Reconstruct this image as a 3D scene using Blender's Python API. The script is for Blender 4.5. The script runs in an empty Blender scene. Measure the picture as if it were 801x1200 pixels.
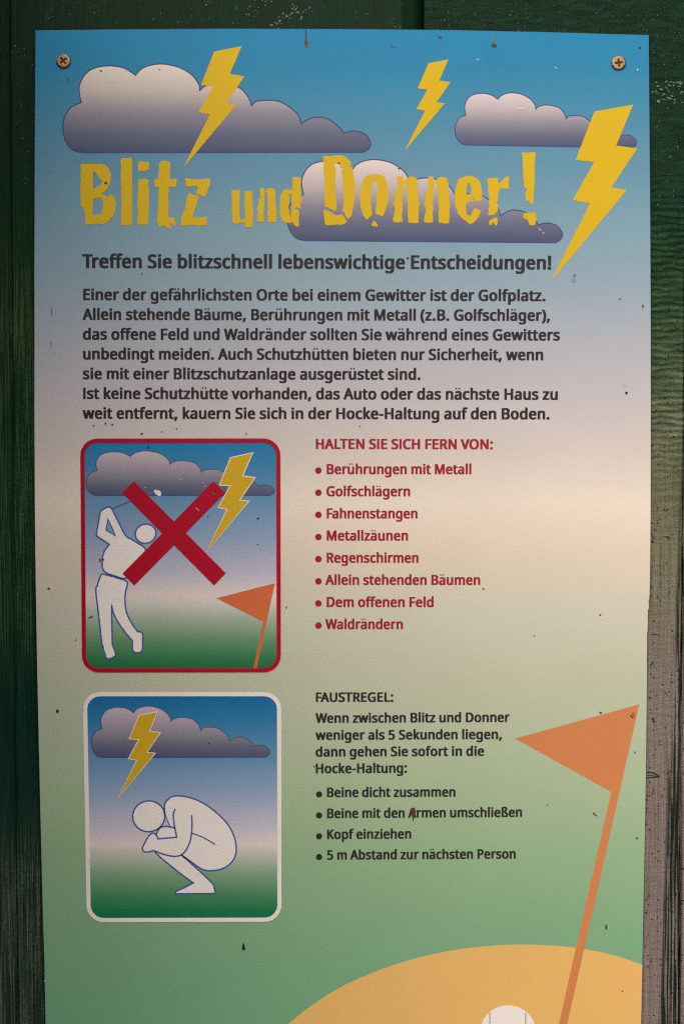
import bpy, math, random, json
from mathutils import Vector, Matrix
from mathutils.geometry import delaunay_2d_cdt

S = bpy.context.scene
COL = S.collection
R = math.radians
random.seed(7)

# ------------------------------------------------------------------ camera
DIST = 1.167
CAM_Z = 1.50
PITCH = R(2.0)
cd = bpy.data.cameras.new('camera')
cam = bpy.data.objects.new('camera', cd)
COL.objects.link(cam)
cd.sensor_fit = 'VERTICAL'
cd.sensor_height = 36.0
cd.lens = 50.0
cd.clip_start = 0.01
cd.clip_end = 500.0
cam.location = (0, -DIST, CAM_Z)
cam.rotation_euler = (R(90) - PITCH, 0, 0)
S.camera = cam

# ------------------------------------------------------------------ world, sun, exposure
SUN_EL, SUN_AZ = R(42), R(-14)          # azimuth from the wall's outward normal, negative = left
w = bpy.data.worlds.new('World')
S.world = w
w.use_nodes = True
nt = w.node_tree
bg = nt.nodes['Background']
sky = nt.nodes.new('ShaderNodeTexSky')
sky.sky_type = 'NISHITA'
sky.sun_disc = False
sky.sun_elevation = SUN_EL
sky.sun_rotation = R(180) - SUN_AZ
sky.air_density = 1.0
sky.dust_density = 3.0
nt.links.new(sky.outputs[0], bg.inputs[0])
bg.inputs[1].default_value = 0.06
sl = bpy.data.lights.new('sun', 'SUN')
sl.energy = 1.5
sl.angle = R(72)
sl.color = (1.0, 0.965, 0.91)
so = bpy.data.objects.new('sun', sl)
COL.objects.link(so)
sdir = Vector((math.sin(SUN_AZ) * math.cos(SUN_EL), -math.cos(SUN_AZ) * math.cos(SUN_EL), math.sin(SUN_EL)))
so.rotation_euler = sdir.to_track_quat('Z', 'Y').to_euler()
so.location = (2, -3, 4)
S.view_settings.view_transform = 'Standard'
S.view_settings.look = 'None'
S.view_settings.gamma = 1.0
S.view_settings.exposure = 0.92
S.view_settings.use_curve_mapping = False
S.cycles.use_denoising = False
S.cycles.filter_width = 1.2

# ------------------------------------------------------------------ helpers
F = cd.lens / cd.sensor_height * 1200.0
cp, sp = math.cos(PITCH), math.sin(PITCH)


def P(px, py, y=0.0):
    """a point on the sign's upright plane, from where the survey photo shows it (metres: x, z)"""
    dx = (px - 400.5) / F
    dz = (600 - py) / F
    vy, vz = cp + dz * sp, -sp + dz * cp
    t = (y + DIST) / vy
    return (dx * t, CAM_Z + vz * t)


PX = 2 * (P(500, 600)[0] - P(400.5, 600)[0]) / 199.0     # metres per picture pixel on the sign


def lin(c):
    return tuple(((v / 255.0 + 0.055) / 1.055) ** 2.4 if v > 10 else v / 255.0 / 12.92 for v in c) + (1,)


def link(name, me, m=None, parent=None):
    o = bpy.data.objects.new(name, me)
    COL.objects.link(o)
    if m:
        me.materials.append(m)
    if parent:
        o.parent = parent
    return o


def empty(name, loc, label, cat, group=None):
    o = bpy.data.objects.new(name, None)
    COL.objects.link(o)
    o.location = loc
    o.empty_display_size = 0.05
    o['label'] = label
    o['category'] = cat
    if group:
        o['group'] = group
    return o


def fill(loops, y):
    """faces (facing -Y) for closed loops of (x, z); inner loops are holes"""
    vs, es = [], []
    for L in loops:
        n0 = len(vs)
        vs += [Vector(p) for p in L]
        es += [(n0 + i, n0 + (i + 1) % len(L)) for i in range(len(L))]
    r = delaunay_2d_cdt(vs, es, [], 0, 1e-7)
    q, fs = r[0], []
    for f in r[2]:
        cx = sum(q[i].x for i in f) / len(f)
        cz = sum(q[i].y for i in f) / len(f)
        inside = False
        for L in loops:
            for (xa, ya), (xb, yb) in zip(L, L[1:] + L[:1]):
                if (ya > cz) != (yb > cz) and cx < xa + (cz - ya) * (xb - xa) / (yb - ya):
                    inside = not inside
        if not inside:
            continue
        a = sum(q[f[i]].x * q[f[(i + 1) % len(f)]].y - q[f[(i + 1) % len(f)]].x * q[f[i]].y for i in range(len(f)))
        if abs(a) > 1e-14:
            fs.append(tuple(f) if a > 0 else tuple(reversed(f)))
    return [(v.x, y, v.y) for v in r[0]], fs


class MB:
    def __init__(self):
        self.v, self.f = [], []

    def add(self, vs, fs):
        n = len(self.v)
        self.v += list(vs)
        self.f += [tuple(i + n for i in f) for f in fs]
        return self

    def build(self, name, m, parent=None, origin=None):
        me = bpy.data.meshes.new(name)
        v = self.v
        base = (0, 0, 0)
        if parent is not None:
            base = PARENT_LOC.get(parent.name, (0, 0, 0))
        o0 = origin or base
        me.from_pydata([(a - o0[0], b - o0[1], c - o0[2]) for a, b, c in v], [], self.f)
        me.update()
        o = link(name, me, m, parent)
        o.location = (o0[0] - base[0], o0[1] - base[1], o0[2] - base[2])
        PARENT_LOC[o.name] = o0
        return o


PARENT_LOC = {}
LAY = 0.00004


def ly(k):
    return -LAY * k


def pp(pts, org=(0, 0), s=1.0):
    return [P(org[0] + x / s, org[1] + y / s) for x, y in pts]


def fillpx(loops, k, mb=None):
    mb = mb or MB()
    mb.add(*fill([[P(*p) for p in L] for L in loops], ly(k)))
    return mb


def stroke(pts, wpx, k, closed=False, mb=None):
    mb = mb or MB()
    q = [Vector(P(*p)) for p in pts]
    out = []
    for a in q:
        if not out or (a - out[-1]).length > 1e-6:
            out.append(a)
    if closed and (out[0] - out[-1]).length < 1e-6:
        out.pop()
    q = out
    n = len(q)
    h = wpx * PX / 2
    vs = []
    for i in range(n):
        if closed:
            a, b = q[i - 1], q[(i + 1) % n]
        else:
            a, b = q[max(i - 1, 0)], q[min(i + 1, n - 1)]
        d1 = (q[i] - a)
        d2 = (b - q[i])
        d1 = d1.normalized() if d1.length > 0 else d2.normalized()
        d2 = d2.normalized() if d2.length > 0 else d1
        t = (d1 + d2)
        t = t.normalized() if t.length > 0.1 else d2
        nn = Vector((-t.y, t.x))
        sc = min(1.0 / max(nn.dot(Vector((-d2.y, d2.x))), 0.45), 2.0)
        p0, p1 = q[i] + nn * h * sc, q[i] - nn * h * sc
        if not closed and i in (0, n - 1):
            e = t * h * 0.7 * (1 if i else -1)
            p0, p1 = p0 + e, p1 + e
        vs += [(p0.x, ly(k), p0.y), (p1.x, ly(k), p1.y)]
    fs = []
    for i in range(n if closed else n - 1):
        a, b = 2 * i, 2 * ((i + 1) % n)
        fs.append((a, a + 1, b + 1, b))
    mb.add(vs, fs)
    return mb


def smooth(pts, closed=False, sub=5):
    n = len(pts)
    out = []
    for i in range(n if closed else n - 1):
        p0 = pts[(i - 1) % n] if closed or i > 0 else pts[0]
        p1 = pts[i]
        p2 = pts[(i + 1) % n]
        p3 = pts[(i + 2) % n] if closed or i + 2 < n else pts[-1]
        for s in range(sub):
            t = s / sub
            out.append(tuple(0.5 * (2 * b + (c - a) * t + (2 * a - 5 * b + 4 * c - d) * t * t + (3 * b - a - 3 * c + d) * t ** 3)
                             for a, b, c, d in zip(p0, p1, p2, p3)))
    if not closed:
        out.append(tuple(pts[-1]))
    return out


def ell(cx, cy, rx, ry, n=40, rot=0.0, wob=0.0):
    out = []
    for i in range(n):
        a = 2 * math.pi * i / n
        k = 1 + (random.uniform(-wob, wob) if wob else 0)
        x, y = rx * math.cos(a) * k, ry * math.sin(a) * k
        out.append((cx + x * math.cos(rot) - y * math.sin(rot), cy + x * math.sin(rot) + y * math.cos(rot)))
    return out


# ------------------------------------------------------------------ materials
class NT:
    def __init__(self, name, rough=0.5, spec=0.5):
        self.m = bpy.data.materials.new(name)
        self.m.use_nodes = True
        self.t = self.m.node_tree
        self.b = self.t.nodes['Principled BSDF']
        self.b.inputs['Roughness'].default_value = rough
        self.b.inputs['Specular IOR Level'].default_value = spec
        g = self.n('ShaderNodeNewGeometry')
        self.pos = g.outputs['Position']

    def n(self, k, **a):
        x = self.t.nodes.new(k)
        for kk, v in a.items():
            setattr(x, kk, v)
        return x

    def l(self, a, b):
        self.t.links.new(a, b)

    def put(self, sock, v):
        if isinstance(v, bpy.types.NodeSocket):
            self.l(v, sock)
        else:
            sock.default_value = v

    def math(self, op, a, b=0.0, c=None, clamp=False):
        x = self.n('ShaderNodeMath', operation=op, use_clamp=clamp)
        self.put(x.inputs[0], a)
        self.put(x.inputs[1], b)
        if c is not None:
            self.put(x.inputs[2], c)
        return x.outputs[0]

    def sc(self, s, off=(0, 0, 0)):
        x = self.n('ShaderNodeMapping')
        x.inputs['Scale'].default_value = s
        x.inputs['Location'].default_value = off
        self.l(self.pos, x.inputs[0])
        return x.outputs[0]

    def noise(self, vec, scale=1.0, det=3.0, rough=0.55, dist=0.0):
        x = self.n('ShaderNodeTexNoise')
        self.l(vec, x.inputs['Vector'])
        x.inputs['Scale'].default_value = scale
        x.inputs['Detail'].default_value = det
        x.inputs['Roughness'].default_value = rough
        x.inputs['Distortion'].default_value = dist
        return x.outputs['Fac']

    def step(self, v, a, b, smoothy=True):
        x = self.n('ShaderNodeMapRange')
        x.interpolation_type = 'SMOOTHSTEP' if smoothy else 'LINEAR'
        self.put(x.inputs['Value'], v)
        self.put(x.inputs['From Min'], a)
        self.put(x.inputs['From Max'], b)
        return x.outputs['Result']

    def mix(self, f, a, b, mode='MIX'):
        x = self.n('ShaderNodeMix', data_type='RGBA', blend_type=mode)
        self.put(x.inputs[0], f)
        self.put(x.inputs[6], a)
        self.put(x.inputs[7], b)
        return x.outputs[2]

    def ramp(self, f, stops, mode='LINEAR'):
        x = self.n('ShaderNodeValToRGB')
        cr = x.color_ramp
        cr.interpolation = mode
        stops = sorted(stops)
        for i, (p, c) in enumerate(stops):
            e = cr.elements[i] if i < 2 else cr.elements.new(p)
            e.position = p
            e.color = c if len(c) == 4 else lin(c)
        self.l(f, x.inputs[0])
        return x.outputs[0]

    def xyz(self):
        x = self.n('ShaderNodeSeparateXYZ')
        self.l(self.pos, x.inputs[0])
        return x.outputs

    def bump(self, h, strength=0.5, dist=0.001):
        x = self.n('ShaderNodeBump')
        x.inputs['Strength'].default_value = strength
        x.inputs['Distance'].default_value = dist
        self.l(h, x.inputs['Height'])
        self.l(x.outputs[0], self.b.inputs['Normal'])


GAIN = 1.0      # printed inks are given as seen in full light; this turns that into an albedo


def alb(c, g=None):
    c = lin(c)
    g = GAIN if g is None else g
    return tuple(min(v * g, 0.9) for v in c[:3]) + (1,)


def finish_print(N, col, grain=0.04):
    """fine mottled ink on the lightly textured laminate"""
    n1 = N.noise(N.sc((1, 1, 1)), 1150.0, 1.0, 0.5)
    n2 = N.noise(N.sc((1, 1, 1)), 420.0, 2.0, 0.6)
    n3 = N.noise(N.sc((1, 1, 1)), 14.0, 3.0, 0.6)
    a = N.math('MULTIPLY_ADD', N.math('SUBTRACT', n1, 0.5), grain * 5.0, 1.0)
    a = N.math('MULTIPLY_ADD', N.math('SUBTRACT', n2, 0.5), grain * 1.8, a)
    a = N.math('MULTIPLY_ADD', N.math('SUBTRACT', n3, 0.5), 0.10, a)
    c = N.mix(1.0, col, a, 'MULTIPLY')
    N.l(c, N.b.inputs['Base Color'])
    N.bump(N.math('ADD', n1, n2), 0.12, 0.0003)
    return N.m


_pm = {}


def ink(name, c, grain=0.04):
    if name not in _pm:
        N = NT(name, 0.5, 0.16)
        rgb = N.n('ShaderNodeRGB')
        rgb.outputs[0].default_value = alb(c)
        _pm[name] = finish_print(N, rgb.outputs[0], grain)
    return _pm[name]


def ink_gradient(name, stops, x=400, grain=0.04):
    """stops: (picture y, colour) down the sign: a printed vertical blend"""
    N = NT(name, 0.5, 0.16)
    z0, z1 = P(x, stops[-1][0])[1], P(x, stops[0][0])[1]
    f = N.step(N.xyz()[2], z0, z1, False)
    st = [((P(x, y)[1] - z0) / (z1 - z0), alb(c)) for y, c in stops]
    return finish_print(N, N.ramp(f, st), grain)

# ------------------------------------------------------------------ lettering: condensed bold sans outlines (x, y, x, y, ...)
GLYPHS = {
    '!': (0.256, [[41, -6, 85, -6, 97, -2, 112, 11, 117, 30, 117, 55, 113, 72, 104, 83, 85, 91, 44, 91, 30, 87, 16, 75, 11, 58, 11, 29, 12, 19, 15, 13, 22, 4, 31, -2],
          [34, 108, 92, 107, 98, 110, 102, 114, 114, 377, 113, 400, 105, 405, 26, 406, 19, 404, 15, 398, 26, 116, 28, 111]]),
    '(': (0.286, [[73, -82, 140, -83, 147, -81, 151, -75, 151, -60, 122, -8, 104, 41, 92, 91, 85, 150, 85, 169, 89, 214, 103, 277, 116, 316, 128, 342, 152, 384, 152, 400, 148, 404, 143, 406, 77, 406, 70, 404, 64, 399, 42, 364, 22, 322, 9, 281, -1, 232, -5, 189, -5, 131, -1, 87, 6, 50, 21, 3, 39, -37, 62, -73, 69, -80]]),
    ')': (0.286, [[0, -82, 68, -83, 73, -81, 80, -74, 100, -45, 121, -1, 134, 39, 144, 87, 148, 131, 148, 189, 144, 232, 137, 271, 124, 316, 106, 355, 80, 398, 73, 404, 68, 406, 2, 406, -5, 404, -9, 399, -9, 384, 18, 337, 39, 281, 51, 230, 58, 170, 55, 117, 49, 78, 42, 50, 22, -5, -8, -61, -8, -77]]),
    ',': (0.256, [[4, -67, 64, -67, 70, -65, 74, -62, 92, -16, 114, 57, 115, 79, 108, 87, 101, 89, 31, 89, 24, 87, 20, 83, 8, 9, -4, -46, -4, -61]]),
    '-': (0.307, [[3, 123, 147, 122, 153, 124, 158, 131, 157, 184, 153, 188, 147, 190, 7, 190, 0, 188, -5, 181, -5, 131, -3, 126]]),
    '.': (0.256, [[41, -6, 85, -6, 101, 1, 112, 11, 117, 30, 117, 55, 113, 72, 104, 83, 85, 91, 44, 91, 30, 87, 16, 75, 11, 58, 11, 29, 12, 19, 15, 13, 22, 4, 31, -2]]),
    '5': (0.545, [[84, -4, 147, -4, 168, -1, 201, 9, 221, 21, 237, 35, 253, 57, 261, 74, 266, 94, 269, 113, 269, 158, 261, 192, 247, 216, 226, 236, 212, 245, 192, 253, 175, 257, 151, 260, 105, 261, 109, 331, 111, 336, 234, 337, 241, 338, 245, 345, 245, 397, 244, 401, 239, 404, 234, 405, 39, 405, 32, 403, 28, 399, 14, 225, 15, 206, 35, 190, 44, 186, 76, 186, 111, 193, 124, 192, 142, 188, 156, 180, 165, 171, 172, 159, 178, 139, 176, 113, 167, 90, 155, 76, 139, 67, 122, 63, 98, 66, 74, 73, 45, 87, 16, 87, 11, 85, 7, 81, 6, 24, 8, 20, 20, 12, 41, 4, 65, -2]]),
    ':': (0.256, [[41, -6, 85, -6, 101, 1, 112, 11, 117, 30, 117, 55, 113, 72, 104, 83, 85, 91, 44, 91, 30, 87, 16, 75, 11, 58, 11, 29, 12, 19, 15, 13, 22, 4, 31, -2],
          [40, 221, 88, 221, 100, 226, 112, 239, 117, 257, 117, 282, 113, 299, 104, 310, 85, 318, 43, 319, 30, 314, 16, 302, 11, 284, 11, 256, 12, 247, 16, 237, 24, 229]]),
    'A': (0.609, [[-16, 2, 56, 1, 65, 4, 74, 24, 105, 115, 109, 119, 196, 118, 235, 8, 240, 3, 246, 1, 316, 1, 323, 3, 327, 7, 327, 23, 322, 40, 197, 398, 191, 405, 184, 407, 120, 407, 113, 405, 109, 401, -23, 23, -23, 7],
          [131, 188, 131, 193, 146, 237, 153, 252, 174, 189, 171, 187]]),
    'B': (0.62, [[30, 2, 195, 1, 215, 4, 242, 12, 261, 21, 281, 38, 296, 58, 303, 78, 308, 102, 308, 142, 305, 160, 300, 175, 291, 189, 275, 204, 260, 216, 281, 236, 290, 254, 296, 276, 296, 323, 292, 342, 284, 360, 269, 376, 260, 384, 229, 397, 205, 402, 182, 405, 34, 405, 27, 403, 23, 399, 22, 10, 24, 5],
          [114, 67, 112, 70, 113, 177, 157, 178, 167, 177, 183, 172, 200, 161, 211, 143, 214, 131, 214, 121, 208, 99, 199, 84, 186, 75, 170, 70, 139, 67],
          [114, 244, 112, 247, 113, 337, 150, 338, 161, 336, 178, 332, 192, 323, 200, 311, 204, 294, 200, 274, 192, 259, 180, 251, 166, 247, 139, 244]]),
    'C': (0.603, [[153, -4, 220, -4, 245, -2, 282, 8, 291, 12, 297, 19, 297, 70, 293, 77, 286, 79, 258, 79, 221, 69, 192, 64, 167, 70, 142, 84, 126, 102, 114, 123, 103, 156, 99, 184, 98, 205, 99, 224, 103, 249, 110, 271, 127, 304, 148, 325, 168, 336, 191, 342, 211, 339, 254, 322, 283, 322, 289, 324, 293, 328, 310, 368, 310, 383, 306, 388, 293, 394, 261, 405, 227, 410, 159, 410, 124, 403, 100, 394, 75, 379, 46, 349, 28, 321, 15, 287, 8, 255, 5, 229, 5, 177, 11, 132, 15, 115, 25, 86, 43, 55, 67, 30, 75, 24, 87, 16, 106, 7, 134, -1]]),
    'D': (0.696, [[30, 2, 171, 1, 216, 8, 240, 16, 268, 30, 280, 40, 301, 61, 313, 77, 329, 109, 339, 151, 342, 173, 342, 239, 339, 262, 329, 303, 315, 329, 299, 352, 283, 367, 264, 381, 252, 388, 228, 397, 186, 405, 34, 405, 27, 403, 23, 400, 22, 10, 24, 5],
          [114, 69, 112, 72, 112, 335, 116, 338, 158, 336, 180, 331, 201, 320, 217, 307, 231, 288, 241, 263, 248, 232, 250, 217, 248, 180, 241, 148, 236, 134, 223, 110, 211, 96, 194, 85, 168, 74, 137, 68]]),
    'E': (0.53, [[30, 2, 249, 1, 256, 3, 260, 7, 260, 61, 256, 68, 249, 70, 116, 70, 112, 73, 113, 177, 240, 178, 248, 181, 251, 187, 251, 237, 246, 244, 240, 245, 113, 247, 113, 336, 116, 338, 249, 338, 256, 340, 260, 346, 260, 397, 256, 403, 249, 405, 34, 405, 27, 403, 23, 399, 22, 10, 24, 5]]),
    'F': (0.495, [[30, 2, 101, 1, 108, 3, 112, 7, 113, 160, 240, 161, 246, 163, 250, 167, 251, 221, 246, 228, 240, 230, 113, 231, 112, 335, 116, 338, 249, 338, 256, 340, 260, 346, 260, 397, 256, 403, 249, 405, 34, 405, 27, 403, 23, 399, 22, 10, 24, 5]]),
    'G': (0.694, [[160, -4, 231, -4, 269, 0, 306, 8, 330, 16, 335, 21, 336, 218, 332, 224, 324, 227, 182, 227, 172, 222, 170, 218, 170, 167, 174, 161, 182, 158, 242, 158, 245, 156, 245, 72, 233, 67, 215, 65, 195, 65, 167, 71, 147, 82, 130, 97, 118, 115, 111, 130, 102, 163, 98, 193, 99, 226, 102, 243, 110, 270, 122, 294, 139, 315, 151, 324, 168, 333, 200, 342, 231, 337, 275, 321, 303, 321, 310, 322, 315, 328, 330, 368, 329, 385, 311, 394, 271, 406, 241, 410, 171, 410, 133, 403, 113, 397, 92, 386, 63, 365, 39, 336, 20, 300, 12, 275, 7, 243, 5, 179, 11, 134, 19, 105, 25, 89, 33, 73, 46, 55, 75, 26, 93, 15, 108, 8, 127, 1]]),
    'H': (0.706, [[30, 2, 101, 1, 108, 3, 112, 7, 112, 175, 116, 178, 239, 177, 241, 7, 245, 3, 252, 1, 319, 1, 329, 6, 330, 10, 330, 397, 327, 402, 319, 405, 252, 405, 245, 403, 241, 399, 240, 249, 237, 245, 113, 246, 112, 399, 108, 403, 101, 405, 34, 405, 24, 401, 22, 397, 22, 10, 24, 5]]),
    'I': (0.323, [[3, 2, 154, 1, 161, 3, 165, 7, 165, 49, 158, 55, 129, 62, 126, 66, 126, 340, 129, 344, 160, 352, 165, 357, 166, 398, 160, 404, 154, 405, 7, 405, 0, 403, -4, 399, -4, 357, 1, 352, 32, 344, 35, 340, 35, 66, 32, 62, 1, 54, -4, 49, -5, 8, -1, 4]]),
    'K': (0.59, [[30, 2, 101, 1, 108, 3, 112, 7, 112, 150, 114, 154, 118, 157, 122, 154, 218, 10, 224, 4, 232, 1, 307, 1, 314, 3, 318, 7, 318, 20, 317, 25, 186, 226, 196, 241, 312, 383, 313, 398, 309, 403, 302, 405, 227, 405, 220, 403, 114, 275, 112, 278, 112, 397, 111, 401, 101, 405, 34, 405, 27, 403, 23, 400, 22, 10, 24, 5]]),
    'L': (0.5, [[30, 2, 250, 1, 257, 3, 261, 8, 262, 61, 257, 68, 250, 70, 116, 70, 113, 72, 112, 397, 109, 402, 102, 405, 34, 405, 27, 403, 23, 398, 22, 10, 24, 5]]),
    'M': (0.865, [[30, 2, 98, 1, 105, 3, 109, 7, 110, 186, 113, 183, 171, 11, 177, 3, 184, 1, 245, 1, 255, 6, 316, 184, 319, 186, 320, 7, 324, 3, 331, 1, 398, 1, 408, 5, 410, 10, 410, 397, 407, 402, 398, 405, 310, 405, 300, 401, 216, 161, 212, 168, 133, 399, 129, 403, 122, 405, 34, 405, 24, 401, 22, 397, 22, 10, 24, 5]]),
    'N': (0.725, [[30, 2, 98, 1, 105, 3, 109, 7, 110, 226, 110, 230, 112, 231, 244, 5, 253, 1, 328, 1, 338, 6, 340, 10, 340, 397, 336, 402, 328, 405, 264, 405, 257, 403, 253, 399, 252, 176, 249, 177, 118, 401, 109, 405, 34, 405, 24, 401, 22, 397, 22, 10, 24, 5]]),
    'O': (0.745, [[155, -4, 215, -4, 228, -3, 265, 7, 289, 19, 306, 31, 320, 45, 336, 68, 350, 94, 360, 128, 366, 164, 367, 225, 363, 265, 358, 290, 350, 313, 334, 344, 309, 373, 286, 390, 268, 400, 248, 406, 208, 412, 164, 412, 125, 406, 91, 393, 77, 385, 61, 372, 41, 349, 26, 321, 14, 287, 9, 267, 5, 230, 5, 177, 12, 126, 25, 86, 44, 54, 73, 25, 104, 8, 129, 0],
          [182, 65, 162, 70, 145, 79, 131, 91, 121, 106, 111, 126, 103, 154, 99, 180, 98, 206, 101, 238, 107, 270, 117, 294, 127, 311, 142, 325, 158, 335, 180, 342, 191, 342, 209, 337, 228, 328, 240, 317, 252, 300, 260, 284, 271, 245, 273, 222, 273, 185, 271, 163, 262, 130, 255, 111, 241, 91, 234, 84, 217, 73, 199, 66]]),
    'P': (0.577, [[30, 2, 101, 1, 108, 3, 112, 7, 113, 147, 168, 149, 194, 153, 211, 159, 233, 169, 248, 179, 260, 192, 273, 210, 282, 233, 288, 262, 288, 299, 285, 319, 281, 335, 270, 356, 255, 374, 236, 388, 211, 398, 171, 405, 34, 405, 27, 403, 23, 399, 22, 10, 24, 5],
          [114, 215, 112, 218, 113, 336, 116, 338, 137, 338, 164, 331, 180, 321, 190, 305, 196, 283, 195, 272, 191, 254, 184, 239, 167, 226, 147, 219]]),
    'R': (0.593, [[30, 2, 101, 1, 108, 3, 112, 7, 112, 154, 116, 157, 133, 157, 137, 155, 214, 8, 219, 4, 227, 1, 302, 1, 308, 3, 313, 7, 313, 20, 311, 25, 229, 176, 230, 179, 255, 196, 272, 216, 282, 237, 288, 267, 287, 316, 278, 345, 262, 370, 248, 382, 234, 390, 209, 400, 176, 405, 34, 405, 27, 403, 23, 399, 22, 10, 24, 5],
          [114, 224, 112, 228, 113, 337, 135, 338, 147, 336, 164, 332, 175, 327, 182, 322, 187, 315, 192, 303, 195, 290, 194, 268, 185, 246, 174, 235, 161, 229, 138, 224]]),
    'S': (0.523, [[81, -4, 147, -4, 174, 0, 195, 7, 214, 16, 226, 25, 243, 42, 251, 54, 256, 66, 261, 81, 263, 99, 263, 130, 259, 156, 255, 167, 246, 183, 230, 200, 213, 213, 189, 227, 132, 252, 113, 265, 107, 271, 101, 280, 96, 299, 100, 316, 107, 327, 121, 338, 136, 342, 166, 336, 203, 322, 231, 322, 238, 324, 242, 329, 254, 365, 254, 382, 250, 389, 235, 396, 201, 406, 173, 410, 107, 410, 88, 407, 65, 400, 41, 385, 20, 363, 10, 344, 4, 315, 5, 284, 10, 254, 22, 230, 44, 206, 59, 196, 84, 182, 139, 158, 153, 148, 165, 135, 171, 121, 172, 110, 171, 102, 167, 91, 160, 81, 147, 71, 132, 66, 113, 64, 90, 68, 40, 85, 10, 85, 2, 81, 1, 77, 1, 21, 3, 17, 10, 12, 33, 4, 59, -2]]),
    'T': (0.53, [[95, 2, 167, 1, 173, 3, 177, 7, 178, 336, 181, 338, 272, 338, 279, 340, 283, 346, 283, 397, 279, 403, 272, 405, -8, 405, -14, 403, -18, 399, -19, 346, -14, 340, -8, 338, 83, 338, 86, 336, 87, 10, 89, 4]]),
    'U': (0.697, [[141, -4, 201, -4, 214, -3, 239, 3, 256, 9, 272, 19, 290, 33, 304, 51, 315, 69, 324, 95, 328, 121, 328, 397, 324, 403, 317, 405, 250, 405, 243, 403, 239, 399, 238, 140, 237, 130, 234, 117, 227, 99, 215, 82, 197, 70, 177, 64, 155, 69, 133, 82, 121, 99, 113, 122, 109, 158, 108, 399, 104, 403, 98, 405, 30, 405, 24, 403, 20, 399, 19, 127, 22, 106, 27, 84, 33, 70, 45, 49, 61, 29, 71, 21, 96, 7, 118, 0]]),
    'V': (0.572, [[106, 2, 178, 1, 184, 3, 188, 7, 309, 381, 309, 398, 304, 403, 298, 405, 228, 405, 221, 403, 217, 399, 143, 170, 141, 173, 135, 189, 68, 399, 64, 403, 57, 405, -13, 405, -19, 403, -23, 399, -24, 385, -19, 370, 88, 37, 97, 8, 101, 4]]),
    'W': (0.887, [[80, 2, 152, 1, 158, 3, 163, 7, 217, 216, 220, 222, 223, 217, 280, 7, 284, 3, 290, 1, 359, 1, 368, 5, 374, 20, 457, 368, 460, 382, 460, 398, 457, 402, 449, 405, 379, 405, 372, 403, 368, 400, 322, 199, 319, 204, 268, 393, 266, 399, 261, 403, 255, 405, 185, 405, 178, 403, 174, 400, 121, 202, 120, 202, 116, 218, 74, 399, 70, 403, 63, 405, -7, 405, -16, 401, -18, 397, -18, 382, 68, 21, 72, 7]]),
    'a': (0.535, [[75, -4, 131, -4, 149, -1, 172, 7, 185, 1, 242, 1, 248, 3, 253, 7, 253, 217, 252, 237, 245, 265, 236, 282, 220, 298, 204, 307, 171, 315, 122, 317, 102, 315, 81, 311, 53, 302, 38, 295, 28, 287, 28, 267, 38, 238, 44, 233, 50, 231, 79, 231, 115, 246, 135, 251, 145, 246, 153, 240, 158, 233, 163, 213, 163, 200, 161, 198, 101, 195, 74, 189, 52, 182, 38, 175, 25, 164, 13, 151, 5, 138, -2, 110, -2, 73, 5, 45, 19, 23, 33, 11, 49, 3],
          [111, 62, 98, 70, 91, 84, 90, 95, 94, 109, 99, 118, 108, 126, 124, 133, 145, 137, 162, 138, 163, 123, 160, 106, 155, 91, 148, 81, 131, 67, 118, 62]]),
    'b': (0.586, [[133, -4, 186, -4, 204, -1, 220, 4, 243, 18, 263, 40, 275, 61, 281, 74, 289, 111, 290, 124, 290, 188, 286, 218, 279, 242, 269, 265, 253, 285, 229, 303, 201, 314, 175, 317, 147, 317, 107, 311, 107, 422, 103, 428, 95, 430, 25, 430, 19, 427, 17, 422, 17, 8, 21, 3, 28, 1, 83, 1, 95, 7, 118, -1],
          [153, 62, 134, 70, 121, 84, 112, 107, 107, 142, 108, 187, 116, 220, 121, 230, 128, 239, 140, 246, 152, 249, 167, 245, 176, 238, 181, 231, 193, 205, 199, 173, 198, 128, 189, 97, 183, 84, 175, 73, 161, 65]]),
    'c': (0.458, [[115, -4, 172, -4, 192, -2, 217, 7, 228, 12, 232, 17, 232, 70, 230, 76, 221, 79, 195, 79, 154, 65, 144, 63, 131, 67, 117, 77, 107, 93, 97, 123, 94, 144, 94, 167, 99, 200, 109, 222, 122, 238, 137, 246, 144, 248, 187, 236, 214, 236, 220, 238, 224, 242, 236, 276, 236, 295, 233, 299, 226, 303, 204, 311, 172, 317, 121, 317, 96, 312, 73, 304, 52, 291, 36, 275, 21, 254, 11, 229, 5, 204, 2, 179, 2, 131, 7, 97, 17, 64, 33, 39, 57, 16, 77, 5, 98, -1]]),
    'd': (0.586, [[103, -4, 158, -4, 174, -1, 195, 6, 207, 1, 265, 1, 271, 3, 275, 7, 276, 422, 274, 426, 270, 429, 265, 430, 199, 430, 191, 428, 187, 422, 187, 311, 184, 311, 156, 317, 107, 317, 90, 314, 74, 308, 52, 295, 35, 278, 24, 263, 13, 241, 4, 197, 2, 131, 7, 97, 15, 68, 27, 44, 48, 20, 73, 4],
          [139, 62, 131, 65, 121, 71, 114, 78, 106, 91, 98, 115, 94, 144, 95, 177, 101, 204, 106, 218, 115, 234, 123, 242, 139, 250, 155, 245, 165, 238, 170, 231, 182, 202, 187, 164, 186, 126, 182, 105, 177, 90, 167, 76, 159, 69]]),
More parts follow.
